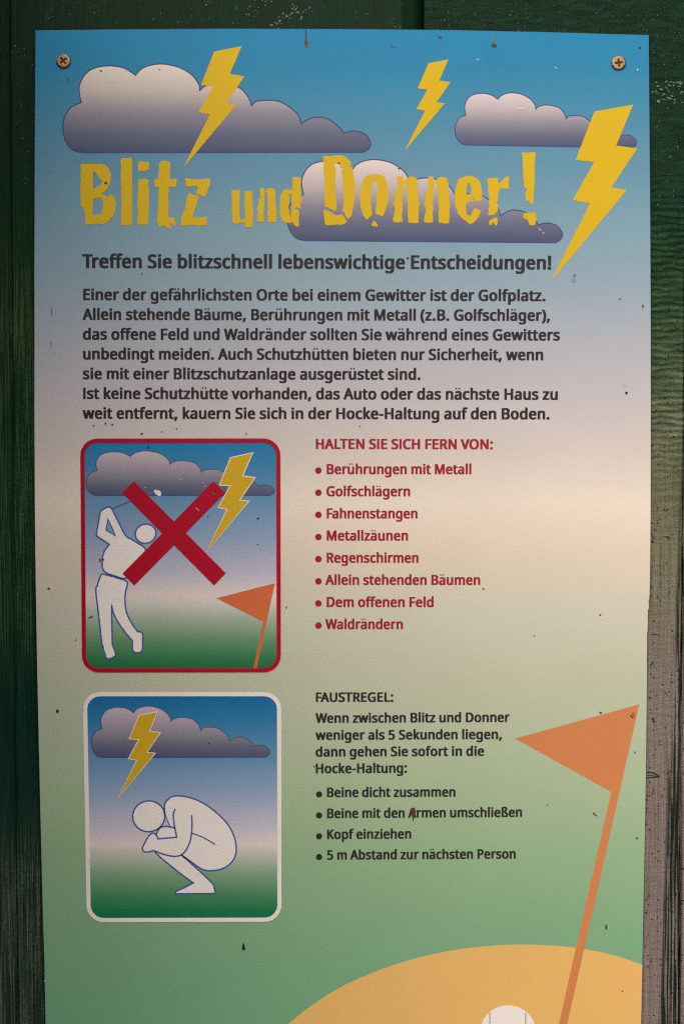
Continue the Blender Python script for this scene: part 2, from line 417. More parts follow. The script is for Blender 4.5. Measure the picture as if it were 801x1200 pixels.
    'e': (0.538, [[120, -4, 180, -4, 203, -2, 242, 11, 253, 16, 257, 21, 257, 73, 253, 80, 246, 82, 218, 81, 176, 66, 150, 63, 130, 70, 118, 79, 109, 91, 99, 113, 95, 131, 98, 134, 257, 134, 263, 136, 267, 140, 268, 202, 264, 228, 253, 257, 235, 283, 220, 296, 199, 308, 175, 315, 163, 317, 105, 315, 77, 307, 63, 299, 41, 280, 27, 262, 13, 234, 5, 202, 2, 177, 4, 117, 9, 89, 23, 57, 38, 36, 51, 24, 65, 13, 78, 7, 98, 0],
          [100, 198, 98, 200, 101, 209, 110, 229, 122, 242, 138, 250, 151, 245, 159, 238, 167, 226, 175, 201, 172, 198]]),
    'f': (0.328, [[36, 2, 107, 1, 113, 3, 118, 7, 118, 247, 121, 249, 172, 249, 178, 252, 182, 258, 182, 303, 180, 307, 170, 311, 120, 312, 118, 315, 120, 335, 125, 353, 132, 362, 137, 365, 158, 360, 187, 360, 195, 364, 198, 369, 208, 402, 207, 418, 201, 423, 178, 430, 158, 433, 113, 433, 94, 430, 70, 421, 50, 404, 43, 394, 35, 377, 30, 353, 28, 311, -11, 296, -16, 291, -17, 258, -15, 253, -7, 249, 25, 249, 28, 246, 28, 10, 31, 4]]),
    'g': (0.586, [[102, -125, 167, -126, 188, -123, 210, -116, 222, -111, 237, -101, 257, -80, 266, -61, 272, -45, 276, -18, 276, 303, 274, 306, 270, 310, 265, 311, 207, 311, 195, 306, 174, 313, 158, 316, 105, 316, 89, 313, 68, 306, 49, 293, 37, 280, 24, 262, 13, 238, 4, 196, 2, 131, 5, 106, 12, 77, 20, 57, 30, 41, 49, 19, 57, 13, 68, 6, 90, -2, 111, -5, 154, -5, 186, 1, 183, -18, 174, -38, 160, -52, 146, -58, 131, -60, 106, -56, 88, -50, 61, -39, 32, -39, 27, -41, 23, -45, 22, -100, 24, -105, 43, -114, 60, -119],
          [138, 62, 126, 67, 117, 74, 111, 82, 103, 98, 95, 131, 94, 165, 96, 188, 101, 205, 111, 229, 123, 242, 135, 249, 140, 249, 151, 246, 162, 240, 170, 231, 178, 217, 183, 199, 187, 173, 187, 131, 183, 106, 179, 94, 171, 79, 159, 68, 147, 63]]),
    'h': (0.589, [[25, 2, 95, 1, 102, 3, 106, 7, 107, 173, 109, 193, 116, 218, 126, 235, 138, 244, 153, 249, 167, 246, 178, 238, 184, 228, 190, 208, 191, 193, 192, 7, 196, 3, 202, 1, 268, 1, 275, 3, 279, 8, 280, 222, 277, 242, 271, 262, 262, 279, 250, 293, 235, 303, 212, 312, 196, 315, 148, 317, 107, 310, 107, 422, 103, 428, 97, 430, 28, 430, 21, 428, 17, 423, 17, 10, 19, 5]]),
    'i': (0.246, [[25, 2, 95, 1, 101, 3, 106, 8, 106, 303, 103, 308, 97, 311, 29, 311, 22, 309, 17, 304, 17, 10, 19, 5],
          [39, 333, 83, 333, 93, 337, 104, 346, 110, 360, 110, 390, 105, 402, 95, 413, 83, 417, 39, 417, 29, 413, 18, 402, 13, 387, 13, 362, 15, 354, 19, 346, 25, 340]]),
    'k': (0.509, [[25, 2, 94, 1, 104, 6, 105, 10, 105, 105, 107, 108, 166, 20, 180, 3, 186, 1, 262, 1, 269, 3, 273, 8, 272, 24, 171, 176, 265, 288, 266, 292, 266, 305, 262, 310, 255, 311, 181, 311, 175, 310, 110, 235, 106, 233, 105, 422, 102, 428, 95, 430, 28, 430, 21, 428, 17, 423, 17, 10, 19, 5]]),
    'l': (0.246, [[25, 2, 95, 1, 102, 3, 106, 8, 107, 422, 103, 428, 97, 430, 28, 430, 21, 428, 17, 423, 17, 10, 19, 5]]),
    'm': (0.891, [[25, 2, 95, 1, 102, 3, 106, 7, 107, 175, 109, 196, 115, 217, 124, 235, 132, 242, 150, 249, 164, 242, 171, 233, 176, 218, 179, 202, 179, 10, 183, 4, 190, 1, 257, 1, 263, 3, 267, 7, 268, 163, 271, 195, 277, 220, 287, 236, 299, 245, 312, 249, 327, 242, 333, 233, 337, 224, 342, 202, 342, 7, 346, 3, 353, 1, 420, 1, 428, 4, 432, 10, 432, 204, 430, 230, 426, 253, 415, 279, 398, 298, 386, 306, 365, 314, 345, 317, 297, 317, 282, 314, 257, 305, 241, 295, 218, 308, 196, 315, 183, 317, 134, 317, 114, 312, 99, 307, 87, 311, 28, 311, 20, 309, 17, 303, 17, 10, 19, 5]]),
    'n': (0.589, [[25, 2, 95, 1, 102, 3, 106, 7, 107, 173, 109, 193, 115, 214, 126, 235, 140, 245, 155, 249, 167, 246, 178, 238, 184, 228, 190, 208, 191, 193, 192, 7, 196, 3, 202, 1, 268, 1, 278, 6, 280, 10, 280, 222, 278, 235, 275, 250, 267, 271, 260, 283, 245, 298, 222, 310, 189, 317, 139, 317, 118, 312, 99, 306, 87, 311, 28, 311, 18, 307, 17, 303, 17, 10, 19, 5]]),
    'o': (0.577, [[115, -4, 170, -4, 180, -3, 209, 5, 225, 13, 236, 21, 255, 40, 262, 51, 274, 74, 282, 101, 286, 134, 286, 180, 282, 210, 274, 238, 258, 267, 238, 289, 212, 306, 188, 314, 170, 317, 119, 317, 94, 312, 68, 302, 49, 289, 31, 268, 17, 246, 7, 213, 2, 180, 2, 134, 7, 102, 17, 70, 25, 54, 35, 41, 57, 19, 69, 11, 84, 4],
          [139, 63, 127, 69, 117, 77, 111, 85, 103, 101, 95, 134, 94, 165, 99, 200, 109, 224, 118, 237, 123, 241, 133, 246, 144, 249, 155, 246, 170, 237, 179, 225, 184, 214, 190, 200, 194, 179, 195, 147, 190, 113, 178, 85, 169, 74, 162, 69, 150, 63]]),
    'p': (0.586, [[25, -125, 95, -126, 102, -124, 106, -120, 107, 1, 139, -5, 183, -5, 216, 2, 234, 12, 249, 23, 262, 38, 275, 62, 286, 95, 290, 124, 290, 189, 286, 218, 277, 250, 262, 275, 242, 295, 224, 306, 200, 315, 189, 316, 135, 316, 118, 313, 99, 306, 87, 311, 28, 311, 21, 309, 17, 305, 17, -118, 19, -122],
          [150, 63, 139, 67, 129, 74, 116, 95, 108, 129, 107, 174, 114, 213, 120, 227, 127, 236, 134, 242, 148, 249, 155, 249, 168, 243, 175, 238, 189, 214, 198, 184, 199, 143, 192, 107, 183, 86, 169, 70, 157, 63]]),
    'r': (0.394, [[25, 2, 95, 1, 102, 3, 106, 7, 107, 171, 114, 201, 128, 227, 144, 240, 157, 246, 197, 244, 207, 249, 209, 257, 214, 291, 213, 307, 209, 312, 185, 317, 138, 317, 115, 311, 101, 304, 94, 310, 87, 311, 28, 311, 21, 310, 17, 305, 17, 10, 19, 5]]),
    's': (0.457, [[71, -4, 133, -4, 153, -2, 173, 4, 199, 18, 214, 33, 223, 48, 230, 73, 230, 111, 226, 130, 217, 146, 202, 161, 182, 174, 106, 210, 95, 218, 89, 230, 92, 238, 98, 244, 107, 249, 115, 251, 123, 251, 140, 246, 170, 235, 201, 235, 207, 237, 213, 243, 225, 278, 225, 292, 213, 301, 187, 310, 161, 315, 148, 317, 82, 315, 51, 307, 38, 300, 29, 294, 15, 280, 7, 268, 1, 245, 1, 212, 6, 189, 16, 174, 28, 162, 42, 152, 115, 117, 128, 109, 138, 99, 141, 90, 139, 80, 132, 70, 124, 65, 107, 60, 84, 65, 40, 83, 10, 83, 2, 78, 1, 74, 1, 23, 2, 19, 10, 12, 34, 3, 51, -2]]),
    't': (0.344, [[92, -4, 144, -4, 179, 4, 185, 10, 186, 57, 185, 61, 175, 66, 146, 66, 127, 63, 119, 70, 115, 77, 109, 101, 110, 247, 113, 249, 172, 249, 180, 252, 183, 258, 183, 304, 180, 309, 173, 311, 111, 312, 109, 368, 107, 372, 98, 376, 47, 376, 41, 374, 37, 370, 21, 313, -12, 296, -16, 292, -16, 257, -13, 252, -8, 250, 16, 249, 19, 247, 20, 88, 21, 68, 27, 44, 37, 25, 52, 11, 66, 3]]),
    'u': (0.589, [[100, -4, 157, -4, 178, 0, 196, 6, 207, 1, 267, 1, 273, 3, 278, 7, 278, 303, 273, 310, 267, 311, 199, 311, 193, 310, 189, 305, 188, 142, 184, 113, 179, 94, 168, 77, 155, 67, 139, 62, 127, 66, 118, 73, 111, 84, 105, 103, 104, 115, 103, 305, 99, 310, 92, 311, 25, 311, 19, 310, 14, 305, 14, 90, 20, 58, 30, 35, 49, 15, 71, 3]]),
    'v': (0.484, [[81, 2, 158, 1, 164, 3, 169, 7, 265, 288, 265, 304, 261, 310, 254, 311, 184, 311, 174, 307, 124, 152, 121, 148, 70, 303, 67, 307, 57, 311, -13, 311, -19, 310, -23, 305, -23, 288, 57, 52, 72, 9, 76, 4]]),
    'w': (0.749, [[59, 2, 135, 2, 142, 3, 146, 7, 187, 143, 191, 133, 222, 18, 227, 6, 237, 2, 311, 2, 320, 5, 323, 10, 393, 290, 394, 303, 392, 308, 382, 312, 314, 312, 304, 308, 302, 302, 271, 178, 269, 182, 233, 308, 224, 312, 153, 312, 146, 310, 141, 305, 104, 178, 98, 195, 74, 302, 71, 308, 61, 312, -7, 312, -16, 309, -18, 305, -18, 290, -8, 245, 51, 10, 55, 4]]),
    'z': (0.448, [[3, 2, 217, 1, 227, 6, 229, 10, 229, 54, 224, 61, 217, 63, 108, 63, 105, 65, 225, 254, 226, 303, 223, 309, 215, 311, 14, 311, 4, 307, 3, 303, 3, 258, 7, 251, 14, 249, 114, 249, 117, 247, -5, 54, -5, 8, -2, 4]]),
    'ß': (0.602, [[159, -4, 217, -4, 227, -3, 255, 5, 271, 15, 287, 31, 294, 41, 299, 54, 303, 81, 303, 111, 296, 140, 283, 162, 263, 182, 214, 220, 208, 231, 213, 243, 253, 282, 267, 304, 273, 328, 273, 353, 270, 372, 263, 387, 250, 404, 233, 417, 201, 429, 169, 433, 109, 431, 72, 422, 53, 411, 33, 391, 26, 381, 20, 362, 17, 342, 17, 8, 21, 3, 28, 1, 95, 1, 102, 3, 109, 10, 136, 0],
          [183, 62, 163, 69, 139, 81, 110, 82, 107, 85, 107, 328, 111, 342, 119, 355, 131, 363, 146, 366, 159, 364, 173, 356, 179, 349, 182, 336, 178, 325, 171, 315, 136, 282, 123, 265, 118, 249, 119, 210, 125, 191, 136, 175, 156, 157, 193, 129, 203, 119, 209, 110, 213, 97, 214, 89, 208, 73, 204, 67, 194, 62]]),
}

# ------------------------------------------------------------------ the painted board wall behind
ZT, ZB = P(400, -260)[1], P(400, 1500)[1]


def wood(name, kind):
    N = NT(name, 0.55, 0.10)
    x, y, z = N.xyz()
    st1 = N.noise(N.sc((620, 1, 9)), 1.0, 4.0, 0.6)          # long vertical grain
    st2 = N.noise(N.sc((1500, 1, 30), (3, 0, 1)), 1.0, 3.0, 0.6)
    hb = N.noise(N.sc((45, 1, 210), (1, 0, 7)), 1.0, 3.0, 0.6)  # planing chatter across the grain
    fine = N.noise(N.sc((1, 1, 1)), 900.0, 2.0, 0.6)
    mid = N.noise(N.sc((1, 1, 1)), 60.0, 4.0, 0.6)
    big = N.noise(N.sc((1, 1, 0.6)), 9.0, 3.0, 0.6)
    vo = N.n('ShaderNodeTexVoronoi')
    N.l(N.sc((1, 1, 0.8)), vo.inputs['Vector'])
    vo.inputs['Scale'].default_value = 400.0
    sepc = N.n('ShaderNodeSeparateColor')
    N.l(vo.outputs['Color'], sepc.inputs[0])
    rad = N.math('MULTIPLY', N.step(sepc.outputs[0], 0.56, 1.0), 0.33)
    pit = N.step(N.math('SUBTRACT', rad, vo.outputs['Distance']), -0.02, 0.08)
    if kind == 'gloss':
        st1 = N.noise(N.sc((900, 1, 12)), 1.0, 4.0, 0.65)
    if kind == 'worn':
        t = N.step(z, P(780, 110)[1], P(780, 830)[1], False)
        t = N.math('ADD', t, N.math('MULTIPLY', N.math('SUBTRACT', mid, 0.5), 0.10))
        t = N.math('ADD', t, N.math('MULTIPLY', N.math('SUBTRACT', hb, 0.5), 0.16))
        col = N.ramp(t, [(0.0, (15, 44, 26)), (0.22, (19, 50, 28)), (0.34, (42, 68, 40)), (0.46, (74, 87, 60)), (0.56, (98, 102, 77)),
                         (0.72, (112, 110, 84)), (0.86, (122, 112, 96)), (1.0, (126, 112, 104))])  # paint ramps from green at the top to grey lower down
        wv = N.math('SINE', N.math('MULTIPLY_ADD', z, 1150.0, N.math('MULTIPLY', mid, 9.0)))
        wv = N.math('MULTIPLY', wv, N.math('MULTIPLY', N.step(z, P(780, 620)[1], P(780, 470)[1]), N.step(z, P(780, 170)[1], P(780, 300)[1])))
        vfade = N.step(z, P(780, 420)[1], P(780, 640)[1])
        hfade = N.step(z, P(780, 720)[1], P(780, 400)[1])
        g = N.math('MULTIPLY_ADD', N.math('MULTIPLY', N.math('SUBTRACT', st1, 0.5), vfade), 1.5, 1.0)
        g = N.math('ADD', g, N.math('MULTIPLY', N.math('MULTIPLY', N.math('SUBTRACT', hb, 0.5), hfade), 2.2))
        g = N.math('MULTIPLY_ADD', N.math('SUBTRACT', st2, 0.5), 0.8, g)
        g = N.math('MULTIPLY_ADD', N.math('SUBTRACT', fine, 0.5), 1.7, g)
        g = N.math('MULTIPLY_ADD', wv, 0.16, g)
        col = N.mix(1.0, col, g, 'MULTIPLY')
        fl = N.step(N.noise(N.sc((330, 1, 620), (5, 0, 9)), 1.0, 2.0, 0.5), 0.64, 0.78)
        fl = N.math('MULTIPLY', fl, N.step(z, P(780, 420)[1], P(780, 260)[1]))
        col = N.mix(N.math('MULTIPLY', fl, 0.55), col, lin((112, 132, 84)))
        pitcol = lin((24, 42, 32))
        pf = N.math('MULTIPLY', pit, 0.75)
        col = N.mix(pf, col, pitcol)
        # torn grain along the joint, paint left in the grooves
        seam = SEAM_X
        wdt = N.math('MULTIPLY', N.step(z, P(790, 480)[1], P(790, 1230)[1], False), 0.0175)
        wdt = N.math('MULTIPLY_ADD', N.math('SUBTRACT', big, 0.5), 0.006, wdt)
        near = N.step(x, N.math('SUBTRACT', seam - 0.0015, wdt), N.math('SUBTRACT', seam + 0.0035, wdt))
        near = N.math('MULTIPLY', near, N.step(z, P(790, 440)[1], P(790, 640)[1]))
        near = N.math('MULTIPLY', near, N.step(x, seam + 0.0026, seam + 0.0006))
        gr = N.noise(N.sc((620, 1, 8), (11, 0, 3)), 1.0, 3.0, 0.6, 0.5)
        groove = N.math('MULTIPLY', near, N.step(gr, 0.54, 0.45))
        col = N.mix(groove, col, lin((22, 38, 30)))
        h = N.math('MULTIPLY_ADD', st1, 0.5, N.math('MULTIPLY', hb, 0.9))
        h = N.math('MULTIPLY_ADD', fine, 0.6, h)
        h = N.math('MULTIPLY_ADD', wv, 0.35, h)
        h = N.math('MULTIPLY_ADD', pit, -1.0, h)
        h = N.math('MULTIPLY_ADD', groove, -1.8, h)
        N.bump(h, 0.9, 0.0012)
    else:
        # gloss green paint over rough sawn grain; rubbed through on the ridges
        base = N.ramp(N.step(z, ZB, ZT, False), [(0.0, (38, 58, 48)), (0.22, (34, 58, 46)), (0.40, (8, 48, 36)), (0.52, (18, 54, 32)), (0.75, (16, 46, 26)), (1.0, (13, 34, 18))])
        col = N.mix(1.0, base, N.math('MULTIPLY_ADD', N.math('SUBTRACT', st1, 0.5), 1.9, 1.0), 'MULTIPLY')
        band = N.math('MULTIPLY', N.step(z, P(20, 210)[1], P(20, 420)[1]), N.step(z, P(20, 860)[1], P(20, 690)[1]))
        low = N.step(z, P(20, 930)[1], P(20, 1040)[1])
        amt = N.math('MULTIPLY_ADD', band, 0.85, N.math('MULTIPLY', low, 0.9))
        rub = N.math('MULTIPLY', N.step(N.math('MULTIPLY_ADD', fine, 0.30, N.math('MULTIPLY_ADD', st2, 0.3, N.math('MULTIPLY', st1, 0.8))), 0.67, 0.84), amt)
        rubc = N.mix(low, lin((80, 102, 58)), lin((112, 112, 96)))
        col = N.mix(rub, col, rubc)
        fl = N.step(N.noise(N.sc((330, 1, 150), (5, 0, 9)), 1.0, 2.0, 0.5), 0.70, 0.78)
        col = N.mix(N.math('MULTIPLY', fl, 0.45), col, lin((120, 130, 92)))
        h = N.math('MULTIPLY_ADD', st1, 1.0, N.math('MULTIPLY', fine, 0.35))
        h = N.math('MULTIPLY_ADD', mid, 0.8, h)
        N.bump(h, 0.5, 0.0009)
        N.b.inputs['Roughness'].default_value = 0.5
    N.l(col, N.b.inputs['Base Color'])
    return N.m


SEAM_X = (P(797, 960)[0] + P(793.5, 1190)[0]) / 2 + 0.0008
X_BC = P(497, 20, 0.005)[0]
X_AB = P(14, 400, 0.01)[0]
M_green = wood('green_gloss_paint_on_wood', 'gloss')
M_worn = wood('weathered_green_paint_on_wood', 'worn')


def board(x0, x1, yf, thick, m, parent, label=None, bev=0.002, n=60, seed=1, joint=0.0):
    """upright plank, front face at y=yf; arrises eased and slightly uneven"""
    rnd = random.Random(seed)
    mb = MB()
    vs, fs = [], []
    o0 = PARENT_LOC[parent.name]
    rows = n
    for i in range(rows + 1):
        z = ZB + (ZT - ZB) * i / rows
        a = x0 + rnd.uniform(-1, 1) * 0.0003
        b = x1 + rnd.uniform(-1, 1) * 0.0003
        e = bev * rnd.uniform(0.8, 1.2)
        f = bev * rnd.uniform(0.8, 1.2)
        vs += [(a, yf + thick, z), (a, yf + e, z), (a + e * .3, yf + e * .3, z), (a + e, yf, z),
               (b - f - joint, yf, z), (b - f * .3 - joint * .35, yf + f * .3 + joint * .3, z), (b, yf + f + joint * .55, z), (b, yf + thick, z)]
    for i in range(rows):
        for j in range(8):
            k = (j + 1) % 8
            a, b = i * 8, (i + 1) * 8
            fs.append((a + j, a + k, b + k, b + j))
    fs.append(tuple(range(7, -1, -1)))
    fs.append(tuple(rows * 8 + j for j in range(8)))
    mb.add(vs, fs)
    o = mb.build('board', m, parent)
    if label:
        o['label'] = label
    return o


wall = empty('board_wall', (0, 0.02, ZB), 'wall of upright green painted wooden boards behind the sign, paint turning grey at lower right', 'wall')
PARENT_LOC[wall.name] = (0, 0.02, ZB)
board(X_AB - 0.16, X_AB - 0.0012, 0.019, 0.02, M_green, wall, 'dark recessed green board at far left', seed=2)
boardB = board(X_AB, X_BC - 0.0018, 0.0105, 0.022, M_green, wall, 'dark green board with vertical grain left of the joint', seed=3, joint=0.015)
boardC = board(X_BC, SEAM_X - 0.0003, 0.0034, 0.022, M_worn, wall, 'board under the right of the sign, green paint turning to grey', bev=0.0009, seed=4)
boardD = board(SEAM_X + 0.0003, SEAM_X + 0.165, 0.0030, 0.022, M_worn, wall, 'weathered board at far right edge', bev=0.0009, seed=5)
NM = NT('dark_batten_wood', 0.8, 0.2)
NM.b.inputs['Base Color'].default_value = lin((30, 32, 26))
def box(mb, x0, x1, y0, y1, z0, z1):
    mb.add([(x0, y0, z0), (x1, y0, z0), (x1, y1, z0), (x0, y1, z0), (x0, y0, z1), (x1, y0, z1), (x1, y1, z1), (x0, y1, z1)],
           [(3, 2, 1, 0), (4, 5, 6, 7), (0, 1, 5, 4), (1, 2, 6, 5), (2, 3, 7, 6), (3, 0, 4, 7)])
    return mb


box(MB(), X_AB - 0.155, SEAM_X + 0.16, 0.0400, 0.0450, ZB + .01, ZT - .01).build('backing_sheet', NM.m, wall)

# unseen wall added left of the sign to darken its left side
side = empty('added_shade_wall', (X_AB - 0.05, 0.0, ZB), 'green board wall added out of view at the left to shade the sign', 'wall')
PARENT_LOC[side.name] = (X_AB - 0.05, 0.0, ZB)
SIDE_X, SIDE_D = P(-16, 600)[0], 0.9
SIDE_TOP = P(0, -250)[1]
nb = 6
for i in range(nb):
    y1 = 0.017 - i * (SIDE_D / nb)
    y0 = y1 - SIDE_D / nb + 0.003
    bm = MB()
    x0, x1 = SIDE_X - 0.02 - 0.001 * i, SIDE_X - 0.001 * i
    bm.add([(x0, y0, ZB - .3), (x1 - .002, y0, ZB - .3), (x1, y0 + .002, ZB - .3), (x1, y1, ZB - .3), (x0, y1, ZB - .3),
            (x0, y0, SIDE_TOP), (x1 - .002, y0, SIDE_TOP), (x1, y0 + .002, SIDE_TOP), (x1, y1, SIDE_TOP), (x0, y1, SIDE_TOP)],
           [(4, 3, 2, 1, 0), (5, 6, 7, 8, 9), (0, 1, 6, 5), (1, 2, 7, 6), (2, 3, 8, 7), (3, 4, 9, 8), (4, 0, 5, 9)])
    bm.build('board', M_green, side)

# pale paint chips and raised flecks that catch the light (too many to count)
Nf = NT('pale_paint_flecks', 0.35, 0.5)
Nf.b.inputs['Base Color'].default_value = lin((92, 112, 72))


def flecks(parent, yf, spec, name='paint_fleck', m=Nf.m):
    mb = MB()
    rnd = random.Random(11)
    for (x0, y0, x1, y1, n, s0, s1, ang, asp) in spec:
        for _ in range(n):
            if x1 < 0:      # line of chips: x0,y0 start; (-x1, y1) end
                t = rnd.random()
                cx, cy = x0 + (-x1 - x0) * t + rnd.gauss(0, 5), y0 + (y1 - y0) * t + rnd.gauss(0, 3)
            else:
                cx, cy = rnd.uniform(x0, x1), rnd.uniform(y0, y1)
            s = rnd.uniform(s0, s1) * 0.72
            L = [P(*p, yf) for p in ell(cx, cy, s * asp, s, 7, ang + rnd.uniform(-.4, .4), 0.35)]
            v, f = fill([L], yf - 0.00025)
            mb.add(v, f)
    o = mb.build(name, m, parent)
    o['kind'] = 'stuff'
    return o


flecks(boardB, 0.0105, [(22, 2, 470, 32, 60, .25, .7, -.3, 1.6), (20, 60, 40, 240, 14, .3, .7, -.3, 1.8), (322, 32, -352, 8, 34, .5, 1.1, -.75, 2.2),
                        (296, 14, -314, 4, 14, .4, .8, -.6, 1.8), (28, 212, -36, 209, 6, .4, .8, -.3, 2.0), (12, 58, -20, 57, 6, .4, .9, 0, 2.0),
                        (240, 1, 250, 6, 6, .4, .8, 0, 1.2)])
flecks(boardC, 0.0034, [(502, 2, 758, 36, 40, .25, .75, -.5, 1.5), (762, 2, 800, 95, 16, .25, .7, -.5, 1.6), (763, 95, 800, 122, 46, .5, 1.2, -.15, 2.4),
                        (762, 125, 800, 240, 20, .3, .8, -.1, 2.0), (762, 240, 800, 330, 8, .25, .7, 0, 2.0)])

# nicks and gouges in the weathered board, paint still in them
Ng = NT('paint_in_gouges', 0.6, 0.3)
Ng.b.inputs['Base Color'].default_value = lin((26, 38, 30))
for pts, wd in ([[(758.5, 906), (764, 906.5), (770, 909), (773, 911)], 1.6], [[(758.5, 909.5), (765, 910), (772, 911.5)], 1.0],
                [[(758.5, 912.5), (764, 912), (771, 912)], 1.2], [[(766.5, 925), (765, 931), (761.5, 934), (757.5, 933.5)], 0.9],
                [[(762.5, 781), (764.5, 778), (766, 776.5)], 1.3], [[(764, 743.5), (768, 744), (772, 745)], 0.9],
                [[(761, 818), (763, 819.5)], 2.0], [[(765, 843), (767, 847)], 2.6], [[(781, 629.5), (784, 630), (783.5, 632)], 1.8],
                [[(762.5, 620), (763.5, 626), (767, 632)], 1.3], [[(762, 632), (766, 636)], 1.6], [[(779, 811), (782, 815)], 0.8]):
    q = [P(*p, 0.0034) for p in smooth(pts, sub=4)]
    m0 = stroke(smooth(pts, sub=4), wd, 0)
    m0.v = [(x, 0.0034 - 0.00012, z) for x, y, z in m0.v]
    m0.build('gouge', Ng.m, boardC)
for pts, wd in ([[(797, 1018), (801.5, 1019.5)], 2.2], [[(797, 1056), (803, 1057)], 1.8], [[(799, 1127), (797, 1131), (796.6, 1136)], 1.2]):
    m0 = stroke(pts, wd, 0)
    m0.v = [(x, 0.0030 - 0.00012, z) for x, y, z in m0.v]
    m0.build('gouge', Ng.m, boardD)

# ------------------------------------------------------------------ the sign
SB = P(400, 1330)[1]
sign = empty('warning_sign', (0, 0, SB), 'tall printed golf course lightning warning sign with blue to green background screwed to green boards', 'sign')
PARENT_LOC[sign.name] = (0, 0, SB)

outline = [(42, 35.6), (150, 34.6), (270, 33.8), (400, 34.2), (530, 35.4), (640, 37.8), (759.4, 41.3), (760, 120), (761, 240), (761.6, 360), (761.8, 480),
           (761.6, 600), (761.2, 650), (760.6, 685), (760.2, 700), (759.2, 705), (759.6, 712), (758.4, 716), (758.2, 735), (757.4, 745), (757.2, 800),
           (756.4, 880), (755.2, 960), (754.4, 1000), (753.2, 1060), (752.3, 1110), (750.8, 1190), (749.5, 1260), (748, 1330),
           (58, 1330), (55.2, 1260), (53.5, 1190), (52.2, 1120), (50, 1050), (47.6, 950), (46, 880), (44, 790), (42.4, 700), (41.2, 600), (40.7, 500),
           (40.6, 300), (41.2, 150)]
bgm = ink_gradient('printed_sky_to_grass', [(30, (28, 130, 174)), (80, (42, 130, 168)), (130, (70, 137, 167)), (200, (101, 146, 168)), (260, (124, 158, 172)),
                                            (330, (146, 166, 178)), (400, (176, 178, 184)), (470, (198, 190, 190)), (530, (216, 202, 192)), (590, (237, 221, 202)),
                                            (650, (226, 208, 186)), (720, (208, 203, 182)), (790, (194, 195, 168)), (850, (184, 192, 162)), (920, (170, 187, 150)),
                                            (1000, (150, 180, 138)), (1080, (134, 172, 132)), (1140, (124, 170, 129)), (1210, (116, 168, 126)), (1330, (80, 150, 104))])  # printed blend; top stops darkened for shade, bottom ones raised for light there
TH = 0.003
loop = [P(*p) for p in outline]
v, f = fill([loop], 0.0)
pm = MB().add(v, f)
n = len(loop)
E = 0.0003
cx = sum(p[0] for p in loop) / n
cz = sum(p[1] for p in loop) / n
side_v = [(x, 0.0, z) for x, z in loop] + [(x + math.copysign(E, x - cx), E, z + (math.copysign(E, z - cz) if abs(z - cz) > .4 else 0)) for x, z in loop] + \
         [(x + math.copysign(E, x - cx), TH, z) for x, z in loop]
fs = []
for i in range(n):
    j = (i + 1) % n
    fs += [(i, i + n, j + n, j), (i + n, i + 2 * n, j + 2 * n, j + n)]
panel = pm.build('panel', bgm, sign)
Nedge = NT('dark_cut_edge', 0.6, 0.3)
Nedge.b.inputs['Base Color'].default_value = lin((60, 58, 78))
MB().add(side_v, fs).build('cut_edge', Nedge.m, panel)

# --- colours of the print
I_yel = ink('yellow_ink', (216, 176, 20))
I_yel2 = ink('ochre_ink', (212, 170, 34))
I_out = ink('cloud_line_ink', (72, 74, 124))
I_blk = ink('black_ink', (50, 42, 45), 0.05)
I_red = ink('red_ink', (160, 34, 50), 0.05)
I_cross = ink('crimson_ink', (180, 0, 38))
I_cream = ink('bare_white_ink', (244, 231, 222))
I_blue = ink('blue_line_ink', (74, 92, 158), 0.05)
I_org = ink('orange_ink', (210, 130, 80))
I_rust = ink('rust_ink', (216, 108, 62))
I_sand = ink('sand_ink', (232, 182, 106))

CLOUD = [[(98, 178.5), (85, 175), (76.5, 163), (74, 149), (76, 137), (83, 126), (95.5, 120)],
         [(95.5, 120), (93, 108), (94, 98), (100, 87), (110, 80), (127, 77), (145, 79.5), (159, 88)],
         [(159, 88), (166, 80.5), (178, 76), (192, 75), (210, 79), (225, 88), (233, 99), (234, 106)],
         [(234, 106), (240, 101), (250, 98), (262, 98), (279, 102), (288, 110), (293, 118), (294.5, 124)],
         [(294.5, 124), (300, 119), (312, 117.5), (327, 119), (341, 127), (350, 136), (353, 145)],
         [(353, 145), (362, 139.5), (372, 137.5), (385, 140), (397, 149), (403, 156)],
         [(403, 156), (410, 154), (418, 154), (428, 158), (434, 167), (432, 174), (425, 178.5)]]


def cloud(x0, x1, top, bl, br, k, parent, tone, wpx=1.4, light=None):
    pts = []
    for lobe in CLOUD:
        pts += smooth(lobe, sub=6)[:-1] if lobe is not CLOUD[-1] else smooth(lobe, sub=6)
    q = []
    for x, y in pts:
        u, v = (x - 74) / 360.5, (178.5 - y) / 103.5
        base = bl + (br - bl) * u
        q.append((x0 + (x1 - x0) * u, base - v * ((bl + br) / 2 - top)))
    H = (bl + br) / 2 - top
    a = tone
    st = [(top - 2, (a[0], a[1], a[2])), (top + H * .30, tuple(c * .86 + o for c, o in zip(a, (0, -2, 2)))), (top + H * .55, (144, 138, 150)), (top + H * .78, (104, 107, 129)), (bl + 3, (74, 81, 110))]
    if light:
        st = light
    m = ink_gradient('printed_cloud_shade', st, (x0 + x1) / 2)
    o = fillpx([q], k, None).build('cloud', m, parent)
    stroke(q, wpx, k + 1, True).build('outline', I_out, o)
    return o


def bolt(pts, k, parent, m, edge=None):
    o = fillpx([pts], k).build('lightning_bolt', m, parent)
    if edge:
        stroke(pts, edge, k + 1, True).build('outline', I_cream, o)
    return o


